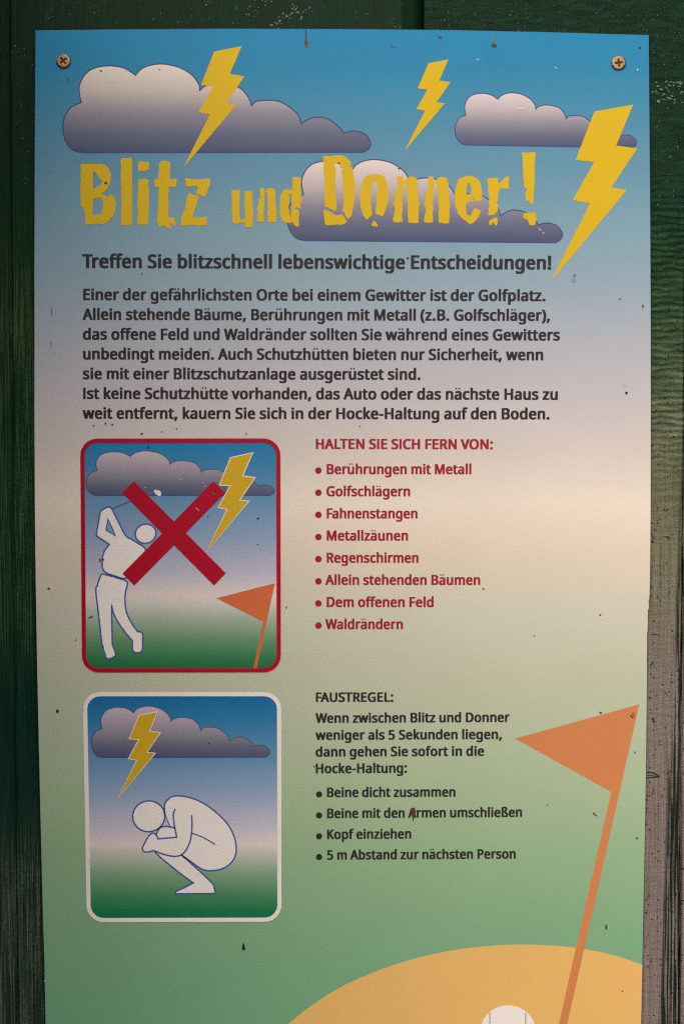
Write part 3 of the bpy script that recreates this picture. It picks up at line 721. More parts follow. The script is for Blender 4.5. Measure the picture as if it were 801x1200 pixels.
cloud(74, 434.5, 75, 178.7, 178.3, 2, sign, (232, 218, 204))
cloud(532.8, 745.3, 109.5, 169.6, 173.2, 2, sign, (222, 206, 202), 1.1)
cloud(336.4, 658.8, 187.6, 281.6, 284.4, 2, sign, (232, 214, 206), 1.3)
bolt([(251, 60.5), (283.4, 54), (269.2, 86.7), (286.4, 89.4), (265, 121.2), (277, 122.7), (214.5, 197), (246, 134.1), (232.8, 131.6), (249.8, 100.9), (235.5, 99.7)], 4, sign, I_yel)
bolt([(501.6, 74.1), (525, 69.7), (514.4, 94.5), (527.6, 96.2), (511.1, 119.8), (520.8, 121.2), (474, 176.6), (497.6, 129.8), (487.5, 127.8), (500.5, 104.9), (489, 103.7)], 4, sign, I_yel)
bolt([(695.9, 130.7), (741.2, 122.7), (721.2, 170.6), (746.2, 174), (715.5, 219.8), (733.7, 222.7), (644.4, 330.8), (690.4, 238.8), (670.6, 234.6), (695.6, 189.7), (673.7, 187.6)], 4, sign, I_yel)

# --- title, worn display letters
Z1, Z2, Z3, Z4, Z5, Z6 = (90, 170), (170, 170), (265, 190), (370, 170), (450, 190), (530, 170)
T = []
T.append((Z1, 8.01, [[(37, 182), (60, 177), (150, 180), (240, 178), (275, 192), (300, 220), (318, 265), (322, 310), (312, 360), (290, 405), (262, 435), (232, 458), (250, 466), (280, 475), (288, 490), (300, 480), (310, 465), (325, 460), (345, 480), (360, 515), (367, 560), (358, 625), (343, 668), (310, 705), (275, 732), (240, 745), (190, 738), (160, 745), (80, 746), (80, 690), (78, 630), (60, 590), (38, 567), (35, 400), (39, 300)],
                     [(152, 255), (165, 252), (185, 265), (200, 290), (215, 318), (240, 328), (238, 345), (215, 385), (200, 385), (180, 402), (155, 415), (153, 330)],
                     [(152, 508), (165, 512), (178, 500), (200, 500), (225, 492), (240, 515), (250, 545), (245, 610), (230, 645), (215, 652), (185, 650), (160, 662), (150, 655), (152, 580)]]))
T.append((Z1, 8.01, [[(425, 125), (450, 120), (480, 124), (505, 118), (520, 130), (524, 165), (521, 290), (520, 500), (522, 735), (510, 748), (485, 757), (460, 750), (425, 755), (417, 720), (418, 500), (414, 280), (420, 200), (414, 150)]]))
T.append((Z1, 8.01, [[(580, 160), (600, 147), (640, 158), (678, 155), (680, 200), (672, 238), (640, 246), (600, 242), (577, 248), (575, 200)],
                     [(577, 328), (610, 318), (650, 318), (675, 328), (672, 380), (680, 430), (676, 500), (675, 535), (680, 555), (672, 600), (676, 625), (670, 690), (668, 735), (650, 748), (600, 745), (575, 748), (570, 720), (575, 640), (572, 500), (577, 420)]]))
T.append((Z2, 8.01, [[(133, 175), (150, 150), (170, 146), (200, 152), (225, 155), (237, 165), (235, 240), (232, 315), (262, 322), (298, 312), (297, 350), (290, 395), (255, 393), (225, 390), (222, 440), (217, 480), (222, 560), (218, 640), (225, 680), (240, 690), (268, 674), (285, 715), (285, 757), (265, 755), (248, 735), (235, 735), (232, 750), (246, 765), (243, 790), (222, 790), (205, 770), (190, 755), (150, 765), (130, 770), (125, 740), (113, 715), (120, 640), (127, 520), (130, 395), (105, 400), (90, 375), (83, 350), (90, 322), (120, 322), (130, 260)]]))
T.append((Z2, 8.01, [[(377, 318), (392, 310), (425, 320), (500, 320), (560, 318), (605, 315), (613, 335), (608, 380), (595, 405), (580, 445), (568, 483), (545, 482), (520, 470), (500, 460), (480, 458), (478, 440), (490, 425), (497, 400), (480, 388), (450, 385), (430, 392), (385, 390), (378, 350)],
                     [(405, 462), (425, 450), (445, 465), (470, 472), (495, 474), (505, 488), (490, 540), (470, 590), (455, 640), (452, 685), (500, 680), (575, 672), (578, 710), (582, 748), (550, 752), (510, 758), (460, 748), (400, 752), (335, 755), (335, 720), (345, 665), (360, 625), (380, 605), (380, 560), (390, 510)]]))
T.append((Z3, 8.01, [[(52, 262), (90, 262), (130, 257), (129, 300), (123, 400), (125, 500), (130, 548), (150, 540), (175, 536), (177, 450), (172, 400), (175, 350), (170, 280), (190, 270), (220, 272), (248, 270), (246, 340), (250, 400), (248, 455), (257, 468), (250, 520), (248, 595), (235, 608), (205, 612), (178, 605), (176, 568), (150, 568), (120, 575), (85, 582), (65, 570), (57, 540), (55, 450), (52, 350)]]))
T.append((Z3, 8.01, [[(317, 245), (345, 240), (360, 250), (360, 280), (375, 265), (395, 245), (430, 242), (455, 255), (462, 280), (460, 350), (465, 400), (472, 450), (468, 510), (468, 565), (430, 567), (392, 563), (390, 500), (388, 450), (397, 440), (387, 430), (388, 360), (385, 300), (372, 280), (360, 300), (358, 350), (355, 420), (352, 475), (355, 520), (352, 560), (320, 562), (288, 555), (290, 530), (300, 480), (287, 435), (300, 400), (303, 350), (320, 340), (318, 300)]]))
T.append((Z3, 8.01, [[(625, 140), (660, 138), (700, 148), (697, 230), (703, 300), (702, 370), (692, 438), (670, 425), (640, 432), (650, 442), (675, 445), (685, 480), (680, 540), (682, 600), (665, 608), (640, 592), (625, 570), (615, 560), (600, 575), (575, 570), (550, 570), (525, 545), (510, 515), (502, 480), (502, 400), (508, 320), (520, 290), (540, 262), (565, 252), (600, 262), (620, 258)],
                     [(595, 300), (612, 298), (614, 330), (612, 375), (617, 420), (612, 460), (605, 492), (609, 515), (595, 500), (588, 460), (587, 400), (592, 350)]]))
T.append((Z4, 8.01, [[(65, 108), (85, 102), (130, 104), (180, 97), (260, 100), (300, 130), (328, 160), (330, 195), (310, 198), (340, 208), (350, 250), (355, 300), (368, 360), (371, 430), (365, 510), (350, 590), (335, 665), (300, 698), (285, 680), (265, 640), (260, 620), (245, 628), (258, 560), (262, 480), (255, 380), (247, 310), (253, 295), (237, 258), (240, 230), (258, 212), (230, 210), (222, 185), (215, 175), (205, 178), (192, 170), (180, 172), (177, 195), (187, 230), (183, 300), (180, 345), (188, 370), (185, 455), (172, 465), (192, 480), (193, 560), (192, 600), (180, 625), (160, 612), (120, 590), (105, 582), (88, 585), (82, 540), (80, 470), (88, 460), (80, 440), (75, 350), (85, 345), (76, 270), (72, 180)],
                     [(75, 605), (110, 615), (150, 637), (190, 655), (215, 660), (235, 645), (262, 672), (290, 718), (270, 738), (240, 748), (200, 745), (170, 752), (130, 750), (95, 752), (82, 730), (75, 670)]]))
T.append((Z4, 8.01, [[(545, 275), (580, 270), (620, 282), (645, 300), (662, 340), (675, 400), (680, 470), (675, 540), (655, 600), (640, 645), (625, 668), (600, 660), (575, 655), (568, 640), (555, 645), (562, 590), (568, 530), (572, 450), (578, 380), (570, 345), (555, 345), (545, 332), (530, 345), (522, 400), (515, 450), (515, 520), (518, 590), (528, 655), (505, 675), (485, 700), (465, 690), (440, 650), (422, 590), (415, 530), (415, 450), (422, 390), (440, 335), (470, 290), (500, 277)],
                     [(545, 710), (560, 720), (575, 750), (578, 768), (550, 765), (520, 758), (525, 738)]]))
NL = [(120, 140), (150, 130), (175, 138), (178, 165), (185, 185), (205, 155), (240, 137), (280, 138), (305, 160), (312, 200), (312, 280), (318, 340), (328, 400), (322, 480), (320, 568), (290, 575), (225, 568), (220, 500), (220, 410), (235, 403), (217, 395), (218, 320), (212, 250), (205, 205), (192, 190), (180, 215), (178, 260), (168, 330), (170, 400), (172, 440), (163, 480), (170, 530), (168, 562), (130, 567), (90, 562), (82, 548), (90, 500), (102, 450), (95, 410), (80, 398), (92, 370), (100, 320), (103, 285), (118, 275), (130, 230), (122, 190)]
T.append((Z5, 8.01, [NL]))
T.append((Z5, 8.01, [[(x + 288, y + 3) for x, y in NL]]))
T.append((Z6, 7.28, [[(135, 262), (175, 268), (215, 290), (238, 335), (247, 380), (252, 420), (245, 472), (200, 483), (183, 460), (168, 425), (160, 432), (175, 485), (150, 478), (118, 490), (110, 520), (118, 590), (140, 602), (158, 595), (165, 570), (180, 545), (195, 537), (240, 560), (238, 580), (215, 620), (180, 660), (150, 676), (130, 665), (80, 625), (40, 580), (35, 550), (22, 520), (18, 450), (15, 410), (30, 350), (45, 300), (65, 282), (100, 272)],
                     [(135, 322), (148, 325), (155, 360), (158, 400), (150, 415), (130, 425), (118, 420), (118, 360)]]))
T.append((Z6, 7.28, [[(292, 290), (330, 282), (380, 278), (385, 300), (388, 330), (400, 320), (440, 285), (465, 270), (480, 268), (480, 375), (450, 372), (410, 370), (395, 390), (388, 420), (385, 480), (370, 492), (385, 505), (385, 560), (360, 590), (330, 598), (303, 597), (305, 540), (318, 520), (305, 500), (310, 450), (303, 400), (300, 340)],
                     [(330, 632), (350, 625), (378, 615), (383, 650), (380, 675), (368, 692), (355, 670), (342, 655), (330, 685), (312, 680), (308, 650)]]))
T.append((Z6, 7.28, [[(592, 62), (640, 66), (700, 60), (708, 85), (700, 130), (702, 180), (695, 190), (700, 300), (692, 400), (685, 500), (662, 503), (652, 475), (630, 478), (622, 455), (618, 420), (628, 385), (630, 368), (612, 370), (605, 300), (600, 200)],
                     [(602, 578), (650, 577), (705, 575), (712, 620), (705, 680), (670, 685), (650, 678), (640, 640), (615, 630), (600, 615)]]))


def rough(L, amp):
    """torn stencil edge: add in-between points, nudge them a little"""
    out = []
    n = len(L)
    for i in range(n):
        a, b = L[i], L[(i + 1) % n]
        out.append(a)
        d = math.hypot(b[0] - a[0], b[1] - a[1])
        m = int(d // 22)
        for j in range(1, m + 1):
            t = j / (m + 1)
            nx, ny = (b[1] - a[1]) / d, (a[0] - b[0]) / d
            k = random.uniform(-amp, amp)
            out.append((a[0] + (b[0] - a[0]) * t + nx * k, a[1] + (b[1] - a[1]) * t + ny * k))
    return out


for org, s, loops in T:
    L2 = [[(org[0] + x / s, org[1] + y / s) for x, y in rough(L, 2.6)] for L in loops]
    fillpx(L2, 5).build('title_letter', I_yel, sign)

# --- running text
_gl = {}
KERN = {'Te': -.10, 'Tr': -.10, 'Wa': -.05, 'We': -.04, 'Fa': -.05, 'FA': -.08, 'AL': 0, 'LT': -.07, 'TR': 0, 'VO': -.03, 'fe': -.01, 'ff': -.02, 'rf': 0, 'z.': 0, 'r,': -.08, 'r)': .02, 'St': 0}


def glyph(ch):
    if ch in _gl:
        return _gl[ch]
    if ch in 'äöü':
        a, loops = glyph({'ä': 'a', 'ö': 'o', 'ü': 'u'}[ch])
        loops = list(loops)
        xs = [p[0] for L in loops for p in L]
        c = (min(xs) + max(xs)) / 2 - (0.02 if ch == 'ä' else 0)
        for s in (-1, 1):
            loops.append([(c + s * .125 + dx, .985 + dy) for dx, dy in ((-.07, -.05), (-.05, -.07), (.05, -.07), (.07, -.05), (.07, .05), (.05, .07), (-.05, .07), (-.07, .05))])
        _gl[ch] = (a, loops)
        return _gl[ch]
    a, raw = GLYPHS[ch]
    loops = [[(L[i] / 406, L[i + 1] / 406) for i in range(0, len(L), 2)] for L in raw]
    a = a * 500 / 406
    if ch == 'I':
        a, loops = 0.31, [[(0.05, 0.0), (0.25, 0.0), (0.26, 0.012), (0.26, 0.99), (0.25, 1.0), (0.06, 1.0), (0.05, 0.99)]]
    _gl[ch] = (a, loops)
    return _gl[ch]


def text(s, x0, y0, x1, y1, cap, m, k=3, parent=None):
    """one printed line: baseline from (x0,y0) to (x1,y1) in picture pixels, cap height in pixels"""
    pen = 0.0
    placed = []
    for i, ch in enumerate(s):
        if i and s[i - 1] + ch in KERN:
            pen += KERN[s[i - 1] + ch]
        if ch == ' ':
            pen += 0.31
            continue
        a, loops = glyph(ch)
        for L in loops:
            placed.append((i, [(x + pen, y) for x, y in L]))
        pen += a + 0.045
    mn = min(p[0] for _, L in placed for p in L)
    mx = max(p[0] for _, L in placed for p in L)
    A, B = Vector(P(x0, y0)), Vector(P(x1, y1))
    u = (B - A) / (mx - mn)
    up = Vector((-(B - A).y, (B - A).x)).normalized() * cap * PX
    mb = MB()
    groups = {}
    for i, L in placed:
        groups.setdefault(i, []).append([tuple(A + u * (x - mn) + up * y) for x, y in L])
    for g in groups.values():
        mb.add(*fill(g, ly(k)))
    return mb.build('text_line', m, parent or sign)


text('Treffen Sie blitzschnell lebenswichtige Entscheidungen!', 96.6, 314.2, 645.4, 316.0, 16.2, I_blk)
BODY = [('Einer der gefährlichsten Orte bei einem Gewitter ist der Golfplatz.', 97.7, 351.8, 638.5, 353.0),
        ('Allein stehende Bäume, Berührungen mit Metall (z.B. Golfschläger),', 97.0, 375.0, 643.8, 376.2),
        ('das offene Feld und Waldränder sollten Sie während eines Gewitters', 97.4, 398.2, 655.4, 399.2),
        ('unbedingt meiden. Auch Schutzhütten bieten nur Sicherheit, wenn', 97.6, 421.3, 635.9, 422.4),
        ('sie mit einer Blitzschutzanlage ausgerüstet sind.', 97.4, 444.5, 492.5, 445.2),
        ('Ist keine Schutzhütte vorhanden, das Auto oder das nächste Haus zu', 97.7, 467.6, 653.0, 468.7),
        ('weit entfernt, kauern Sie sich in der Hocke-Haltung auf den Boden.', 97.0, 490.8, 643.4, 491.6)]
for s, x0, y0, x1, y1 in BODY:
    text(s, x0, y0, x1, y1, 13.3, I_blk)
text('HALTEN SIE SICH FERN VON:', 369.9, 526.2, 577.0, 526.6, 12.0, I_red)
for i, (s, x0, x1) in enumerate([('Berührungen mit Metall', 382.6, 551.9), ('Golfschlägern', 382.3, 480.2), ('Fahnenstangen', 382.6, 488.8), ('Metallzäunen', 382.6, 477.8),
                                 ('Regenschirmen', 382.6, 490), ('Allein stehenden Bäumen', 381, 562.2), ('Dem offenen Feld', 382.6, 507.7), ('Waldrändern', 381, 471.8)]):
    y = 555.7 + i * 25.95
    text(s, x0, y, x1, y + .1, 12.0, I_red)
    fillpx([ell(372.9, y - 4.3, 3.9, 3.9, 20)], 3).build('bullet', I_red, sign)
text('FAUSTREGEL:', 369.9, 822.7, 460.6, 822.5, 11.4, I_blk)
for s, x0, y0, x1, y1 in [('Wenn zwischen Blitz und Donner', 369.5, 847.3, 596.8, 846.2), ('weniger als 5 Sekunden liegen,', 369.5, 867.2, 587.5, 866.2),
                          ('dann gehen Sie sofort in die', 369.6, 886.8, 566.9, 885.8), ('Hocke-Haltung:', 369.9, 906.3, 476.6, 905.7)]:
    text(s, x0, y0, x1, y1, 11.7, I_blk)
for s, x1, y0, y1 in [('Beine dicht zusammen', 533.2, 934.3, 933.7), ('Beine mit den Armen umschließen', 611.2, 958.9, 957.4), ('Kopf einziehen', 481.6, 983.4, 982.8), ('5 m Abstand zur nächsten Person', 603.8, 1007.6, 1006.2)]:
    text(s, 383.0, y0, x1, y1, 11.7, I_blk)
    fillpx([ell(373.7, y0 - 3.4, 3.7, 3.7, 20)], 3).build('bullet', I_blk, sign)


# --- pictograms
def rrect(c, inset, r, n=8):
    """rounded quad through four picture corners TL TR BR BL"""
    tl, tr, br, bl = c
    out = []
    w = ((tr[0] - tl[0]) + (br[0] - bl[0])) / 2
    h = ((bl[1] - tl[1]) + (br[1] - tr[1])) / 2
    for (cx, cy, a0) in ((r, r, 180), (w - r, r, 270), (w - r, h - r, 0), (r, h - r, 90)):
        rr = r - inset
        for i in range(n + 1):
            a = R(a0 + 90 * i / n)
            x, y = cx + rr * math.cos(a), cy + rr * math.sin(a)
            u, v = x / w, y / h
            out.append(tuple(tl[j] * (1 - u) * (1 - v) + tr[j] * u * (1 - v) + br[j] * u * v + bl[j] * (1 - u) * v for j in (0, 1)))
    return out


C1 = [(94.3, 513.9), (328.5, 513.7), (329, 787.8), (96.4, 788)]
C2 = [(97.3, 811), (329.4, 811), (329.8, 1080), (102, 1080.5)]
g1 = ink_gradient('printed_storm_scene', [(515, (22, 122, 176)), (545, (62, 130, 172)), (590, (108, 148, 180)), (630, (146, 164, 192)), (670, (192, 188, 202)), (697, (232, 212, 206)), (708, (214, 208, 196)),
                                          (725, (170, 182, 160)), (750, (104, 150, 108)), (772, (50, 124, 76)), (788, (22, 106, 62))], 210)
g2 = ink_gradient('printed_calm_scene', [(812, (0, 106, 164)), (845, (48, 124, 170)), (890, (104, 146, 180)), (930, (150, 168, 196)), (970, (206, 196, 206)), (990, (232, 212, 206)), (1002, (196, 198, 180)),
                                         (1025, (130, 166, 130)), (1050, (72, 138, 92)), (1066, (30, 124, 76)), (1080, (18, 116, 70))], 215)
pict1 = fillpx([rrect(C1, 3.0, 20)], 2).build('pictogram', g1, sign)
pict1['label'] = 'red framed picture of a crossed out golfer under a storm cloud'
fillpx([rrect(C1, 0, 20), rrect(C1, 4.9, 20)], 11).build('border', I_cross, pict1)
c = cloud(101, 321.9, 528.4, 580.8, 580.6, 3, sign, (206, 190, 194), 0.9)
c.parent = pict1
bolt([(270.1, 536.2), (296.3, 530.4), (284.4, 557.6), (299, 559.6), (281, 586), (291.8, 587.1), (241.7, 647.2), (265.9, 597.1), (255.6, 594.7), (269.6, 569.4), (257.1, 568.4)], 7, pict1, I_yel2).name = 'lightning_bolt'
stroke([(270.1, 536.2), (296.3, 530.4), (284.4, 557.6), (299, 559.6), (281, 586), (291.8, 587.1), (241.7, 647.2), (265.9, 597.1), (255.6, 594.7), (269.6, 569.4), (257.1, 568.4)], 1.0, 8, True).build('bolt_outline', I_cream, pict1)
# golfer
stroke([(131.5, 596.3), (152.4, 587.7), (174.3, 579.1), (182.5, 575.6)], 1.9, 5).build('golf_club', ink('club_ink', (96, 108, 150)), pict1)
fillpx([[(180.2, 574.9), (182.2, 573.9), (187.5, 575.0), (189.2, 578.0), (188.4, 581.2), (185.5, 581.0), (182.3, 578.8)]], 6).build('club_head', I_cream, pict1)
torso = smooth([(117.8, 599.3), (122.3, 596.1), (126.2, 594.2), (130, 594.9), (132.4, 598.6), (140.7, 615), (147.6, 627.8), (155.5, 632.5), (163.3, 637.5), (168.8, 641.1), (170.7, 646), (167, 657), (158, 672)], sub=3) + \
        smooth([(150, 677), (143.1, 677.7), (134, 674.6), (125.1, 671.6), (121.2, 667.5), (120, 662.5), (120.4, 653.1), (122.8, 645.3), (128.3, 638)], sub=3) + \
        smooth([(128.3, 638), (121, 633), (114.6, 628.8), (113.3, 625.5), (114.4, 618.5), (115.7, 612.2), (116.8, 604), (117.8, 599.3)], sub=3)[1:-1]
hole = [(126.6, 608), (124.6, 620.9), (135.4, 627.9), (131.2, 618)]
fig = fillpx([torso, hole], 4).build('golfer_torso', I_cream, pict1)
o2 = stroke(torso, 1.8, 6, True)
stroke(hole, 1.6, 6, True, o2)
o2.build('torso_outline', I_blue, pict1)
legs = smooth([(122, 672.8), (135.3, 676.5), (145.4, 679.6), (149, 681.8), (149.3, 685.6), (147.4, 693.7), (146.6, 703), (147.7, 714.5), (150.1, 721.8), (155.5, 731.9), (161, 739.6)], sub=3) + \
       smooth([(162.5, 740.2), (165.5, 740.8), (167.4, 744), (167.3, 752), (167.1, 760.4), (164.9, 764.2), (161, 764.8), (157.9, 764.3), (155.5, 761), (155.5, 751.1)], sub=3) + \
       smooth([(155.3, 750.8), (147.7, 742), (138.4, 728.8), (132.9, 717.9), (130.8, 708)], sub=3) + \
       smooth([(130.8, 708), (131.4, 734.2), (131.8, 755.3)], sub=2)[1:] + \
       smooth([(131.9, 755.6), (134, 761), (135.6, 766.2), (134.5, 769), (131, 771), (127.5, 772.2), (124.6, 770.4), (122.8, 765), (120.8, 759), (121.2, 758.3), (119.8, 755.5)], sub=3) + \
       smooth([(119.6, 754.5), (116.5, 726.4), (112.6, 693.7), (114.2, 685.9), (118.1, 674.9), (120, 672.8)], sub=3)
fillpx([legs], 4).build('golfer_legs', I_cream, pict1)
stroke(legs, 1.8, 6, True).build('legs_outline', I_blue, pict1)
hd = ell(170.8, 625.4, 12.2, 11.2, 36, -.35)
fillpx([hd], 4).build('golfer_head', I_cream, pict1)
stroke(hd, 1.8, 6, True).build('head_outline', I_blue, pict1)
fillpx([[(322, 683.4), (300.5, 783.6), (296.9, 783.6), (308.3, 728.6), (253.4, 701)]], 4).build('pennant', I_rust, pict1)
mbx = MB()
fillpx([[(157.1, 564), (204, 611), (250, 563.9), (263.7, 577.6), (217.8, 624.5), (264.6, 671.6), (250.9, 686.1), (204, 638.9), (157.5, 686.1), (143.6, 672.2), (190.2, 625), (143.4, 577.5)]], 9).build('red_cross', I_cross, pict1)

pict2 = fillpx([rrect(C2, 3.0, 20)], 2).build('pictogram', g2, sign)
pict2['label'] = 'white framed picture of a person crouching under a storm cloud'
fillpx([rrect(C2, 0, 20), rrect(C2, 4.9, 20)], 11).build('border', I_cream, pict2)
c = cloud(107.4, 316.2, 827.5, 887.8, 887.4, 3, sign, (206, 188, 196), 0.9)
c.parent = pict2
b2 = [(162.9, 838.3), (184.6, 833.9), (175.6, 856.7), (188.2, 858.3), (172.5, 881.4), (182.3, 882.5), (138.1, 935.8), (160.3, 890.7), (150.4, 888.9), (162.7, 866.7), (151.5, 865.8)]
bolt(b2, 7, pict2, I_yel2)
stroke(b2, 0.9, 8, True).build('bolt_outline', I_cream, pict2)
hd = ell(174.4, 956.5, 18.8, 18.0, 44, -.2)
fillpx([hd], 5).build('crouching_head', I_cream, pict2)
back = smooth([(192.7, 948), (193, 943), (194.8, 939.2), (199.2, 934.8), (205.3, 932.7), (214.9, 933.1), (227.2, 936.1), (239.4, 941.8), (251.6, 950.6), (262.1, 960.2), (270, 970.7), (275.2, 982.9), (276.8, 994.3), (275.2, 1003.9), (270, 1011.8), (260.4, 1017.9), (248.1, 1020.2), (237.6, 1018.9), (228.9, 1013.3), (221, 1007.6), (213.2, 1002.2)], sub=4)
hand = smooth([(185.6, 982.9), (183.1, 978.2), (179.1, 976.1), (175.6, 978.4), (172, 983.5), (169.3, 988.6), (166.9, 994.4), (169.5, 998.0), (175.6, 998.0), (180.8, 996.9), (190.4, 1000.6), (202.7, 1003.4), (211.4, 1002.2), (217.5, 996.9), (222.6, 986.4), (224.9, 972.4), (224.8, 955.8)], sub=4)
knee = smooth([(183.3, 977.5), (184.8, 974.0), (187.8, 970.0), (193.1, 968.3), (199, 968.9), (205, 970.3)], sub=4)
neck = [(192.7, 946.5), (193.9, 955), (196.4, 961.5), (199.7, 968.8)]
leg = [(181.7, 998.3), (188.5, 1005), (195.7, 1010.9), (211.4, 1023.6), (226.6, 1034.5), (214.9, 1040.6), (206.5, 1044.5), (205.5, 1047.4), (252.6, 1046.9), (250.2, 1036.4), (239.4, 1025.7), (226, 1013.5), (213.2, 1002.2)]
body = back + [(211.4, 1002.2)] + list(reversed(hand[4 * 8:4 * 13])) + list(reversed(hand[8:4 * 8])) + [(183.2, 977.6)] + knee[1:-6] + [(199.7, 968.8), (196.4, 961.5), (193.9, 955)]
fillpx([body], 4).build('crouching_body', I_cream, pict2)
fillpx([leg], 3).build('crouching_leg', I_cream, pict2)
ol = stroke(hd, 1.8, 6, True)
stroke(back, 1.8, 6, False, ol)
stroke(hand, 1.8, 6, False, ol)
stroke(knee, 1.8, 6, False, ol)
stroke(neck, 1.2, 6, False, ol)
stroke(leg, 1.8, 6, False, ol)
stroke(smooth([(205.1, 948.3), (203.3, 954), (204.1, 965.4), (207.2, 980.8)], sub=4), 1.8, 6, False, ol)
stroke([(185.4, 982.9), (207.2, 981.1)], 1.8, 6, False, ol)
stroke(smooth([(225.4, 976.5), (233, 979.2), (241.1, 982.9), (251.6, 989.2)], sub=4), 1.5, 6, False, ol)
ol.build('figure_outline', I_blue, pict2)

# --- bunker, ball and big flag at the bottom
bunk = smooth([(300, 1262), (310, 1234), (337.5, 1200), (393.8, 1159.6), (456.3, 1132.4), (518.8, 1115.6), (575, 1108.4), (612.5, 1106.9), (650, 1108.3), (687.5, 1112.7), (725, 1121.3), (752, 1130.9)], sub=5)
bunk = [p for p in bunk] + [(750.6, 1190), (749.8, 1230), (720, 1262), (640, 1296), (520, 1312), (400, 1304), (330, 1286)]
fillpx([bunk], 1).build('printed_bunker', I_sand, sign)
ball = fillpx([ell(594.7, 1211.2, 33.2, 33.2, 56)], 2).build('printed_golf_ball', I_cream, sign)
for bx in (573.4, 615.4):
    stroke([(bx, 1186.8), (bx, 1236)], 1.0, 3).build('ball_line', ink('grey_line_ink', (120, 110, 118)), ball)
fillpx([[(748.3, 825.3), (683.7, 1112.7), (664, 1200), (653, 1250), (643, 1250), (654.3, 1200), (674, 1111.7), (715.7, 928), (603.3, 865.3)]], 3).build('printed_flag', I_org, sign)

# ------------------------------------------------------------------ screws
Ns = NT('yellow_zinc_plate', 0.38, 0.5)
Ns.b.inputs['Metallic'].default_value = 0.85
sn = Ns.noise(Ns.sc((1, 1, 1)), 700.0, 3.0, 0.6)
Ns.l(Ns.ramp(sn, [(0.3, (98, 66, 44)), (0.5, (158, 122, 84)), (0.7, (214, 186, 130))]), Ns.b.inputs['Base Color'])
Ns.l(Ns.step(sn, 0.2, 0.8), Ns.b.inputs['Roughness'])
Ns.bump(sn, 0.4, 0.0003)
Nk = NT('dirty_recess', 0.5, 0.5)
Nk.b.inputs['Base Color'].default_value = lin((66, 40, 22))
Nk.b.inputs['Metallic'].default_value = 0.5


D_ring = ink('shadow_and_grime_round_screw', (24, 84, 120), 0.2)


def screw(px, py, ang, label):
    x0, z0 = P(px, py)
    r = 7.9 * PX
    W, L, D = r * .15, r * .60, 0.0010
    cross = [(W, W), (L * .9, W * .9), (L, W * .4), (L, -W * .4), (L * .9, -W * .9), (W, -W), (W * .9, -L * .9), (W * .4, -L), (-W * .4, -L), (-W * .9, -L * .9), (-W, -W),
             (-L * .9, -W * .9), (-L, -W * .4), (-L, W * .4), (-L * .9, W * .9), (-W, W), (-W * .9, L * .9), (-W * .4, L), (W * .4, L), (W * .9, L * .9)]
    ca, sa = math.cos(ang), math.sin(ang)
    cross = [(x0 + x * ca - y * sa, z0 + x * sa + y * ca) for x, y in cross]
    n = 40
    y_top = -0.0012
    ring = [(x0 + r * .82 * math.cos(2 * math.pi * i / n), z0 + r * .82 * math.sin(2 * math.pi * i / n)) for i in range(n)]
    mb = MB()
    mb.add(*fill([ring, cross], y_top))
    prof = [(.82, y_top), (.93, y_top + .00015), (.985, y_top + .0004), (1.0, y_top + .0008), (1.0, 0.0)]
    for (a, ya), (b, yb) in zip(prof, prof[1:]):
        vs = []
        for i in range(n):
            c_, s_ = math.cos(2 * math.pi * i / n), math.sin(2 * math.pi * i / n)
            vs += [(x0 + r * a * c_, ya, z0 + r * a * s_), (x0 + r * b * c_, yb, z0 + r * b * s_)]
        mb.add(vs, [(2 * i, 2 * ((i + 1) % n), 2 * ((i + 1) % n) + 1, 2 * i + 1) for i in range(n)])
    o = mb.build('screw', Ns.m, sign)
    o['label'] = label
    fillpx([ell(px + .3, py + .9, 9.3, 9.1, 30, 0, .05)], 1).build('shadow_dirt_ring', D_ring, sign)  # dark ring stands for the screw's painted shadow as well as dirt
    mk = MB()
    m = len(cross)
    ctr = Vector((x0, z0))
    low = [tuple(ctr + (Vector(p) - ctr) * .62) for p in cross]
    vs = [(x, y_top, z) for x, z in cross] + [(x, y_top + D, z) for x, z in low]
    mk.add(vs, [(i, (i + 1) % m, (i + 1) % m + m, i + m) for i in range(m)])
    mk.add(*fill([low], y_top + D))
    mk.build('cross_recess', Nk.m, o)


screw(74.6, 71.6, R(38), 'brassy cross head screw in the top left corner')
screw(724.0, 73.8, R(8), 'brassy cross head screw in the top right corner')

# faint run-off stain under the second top hole
fillpx([[(566, 66), (574, 61), (583, 62), (591, 68), (588, 76), (578, 84), (571, 77)]], 1).build('water_stain', ink('damp_blue', (40, 127, 165)), sign)
# ------------------------------------------------------------------ dirt on the print
D_br = ink('brown_dirt', (92, 62, 44), 0.3)
D_dk = ink('dark_dirt', (44, 36, 30), 0.3)
D_ol = ink('olive_smear', (128, 112, 62), 0.4)
D_or = ink('rust_drip', (150, 72, 50), 0.3)
D_wh = ink('bare_scratch', (236, 226, 220), 0.1)
D_gr = ink('faint_stain', (120, 122, 110), 0.3)


def spot(x, y, rx, ry=None, m=D_br, rot=0.0, k=12):
    fillpx([ell(x, y, rx, ry or rx, 11, rot, 0.22)], k).build('dirt_spot', m, sign)


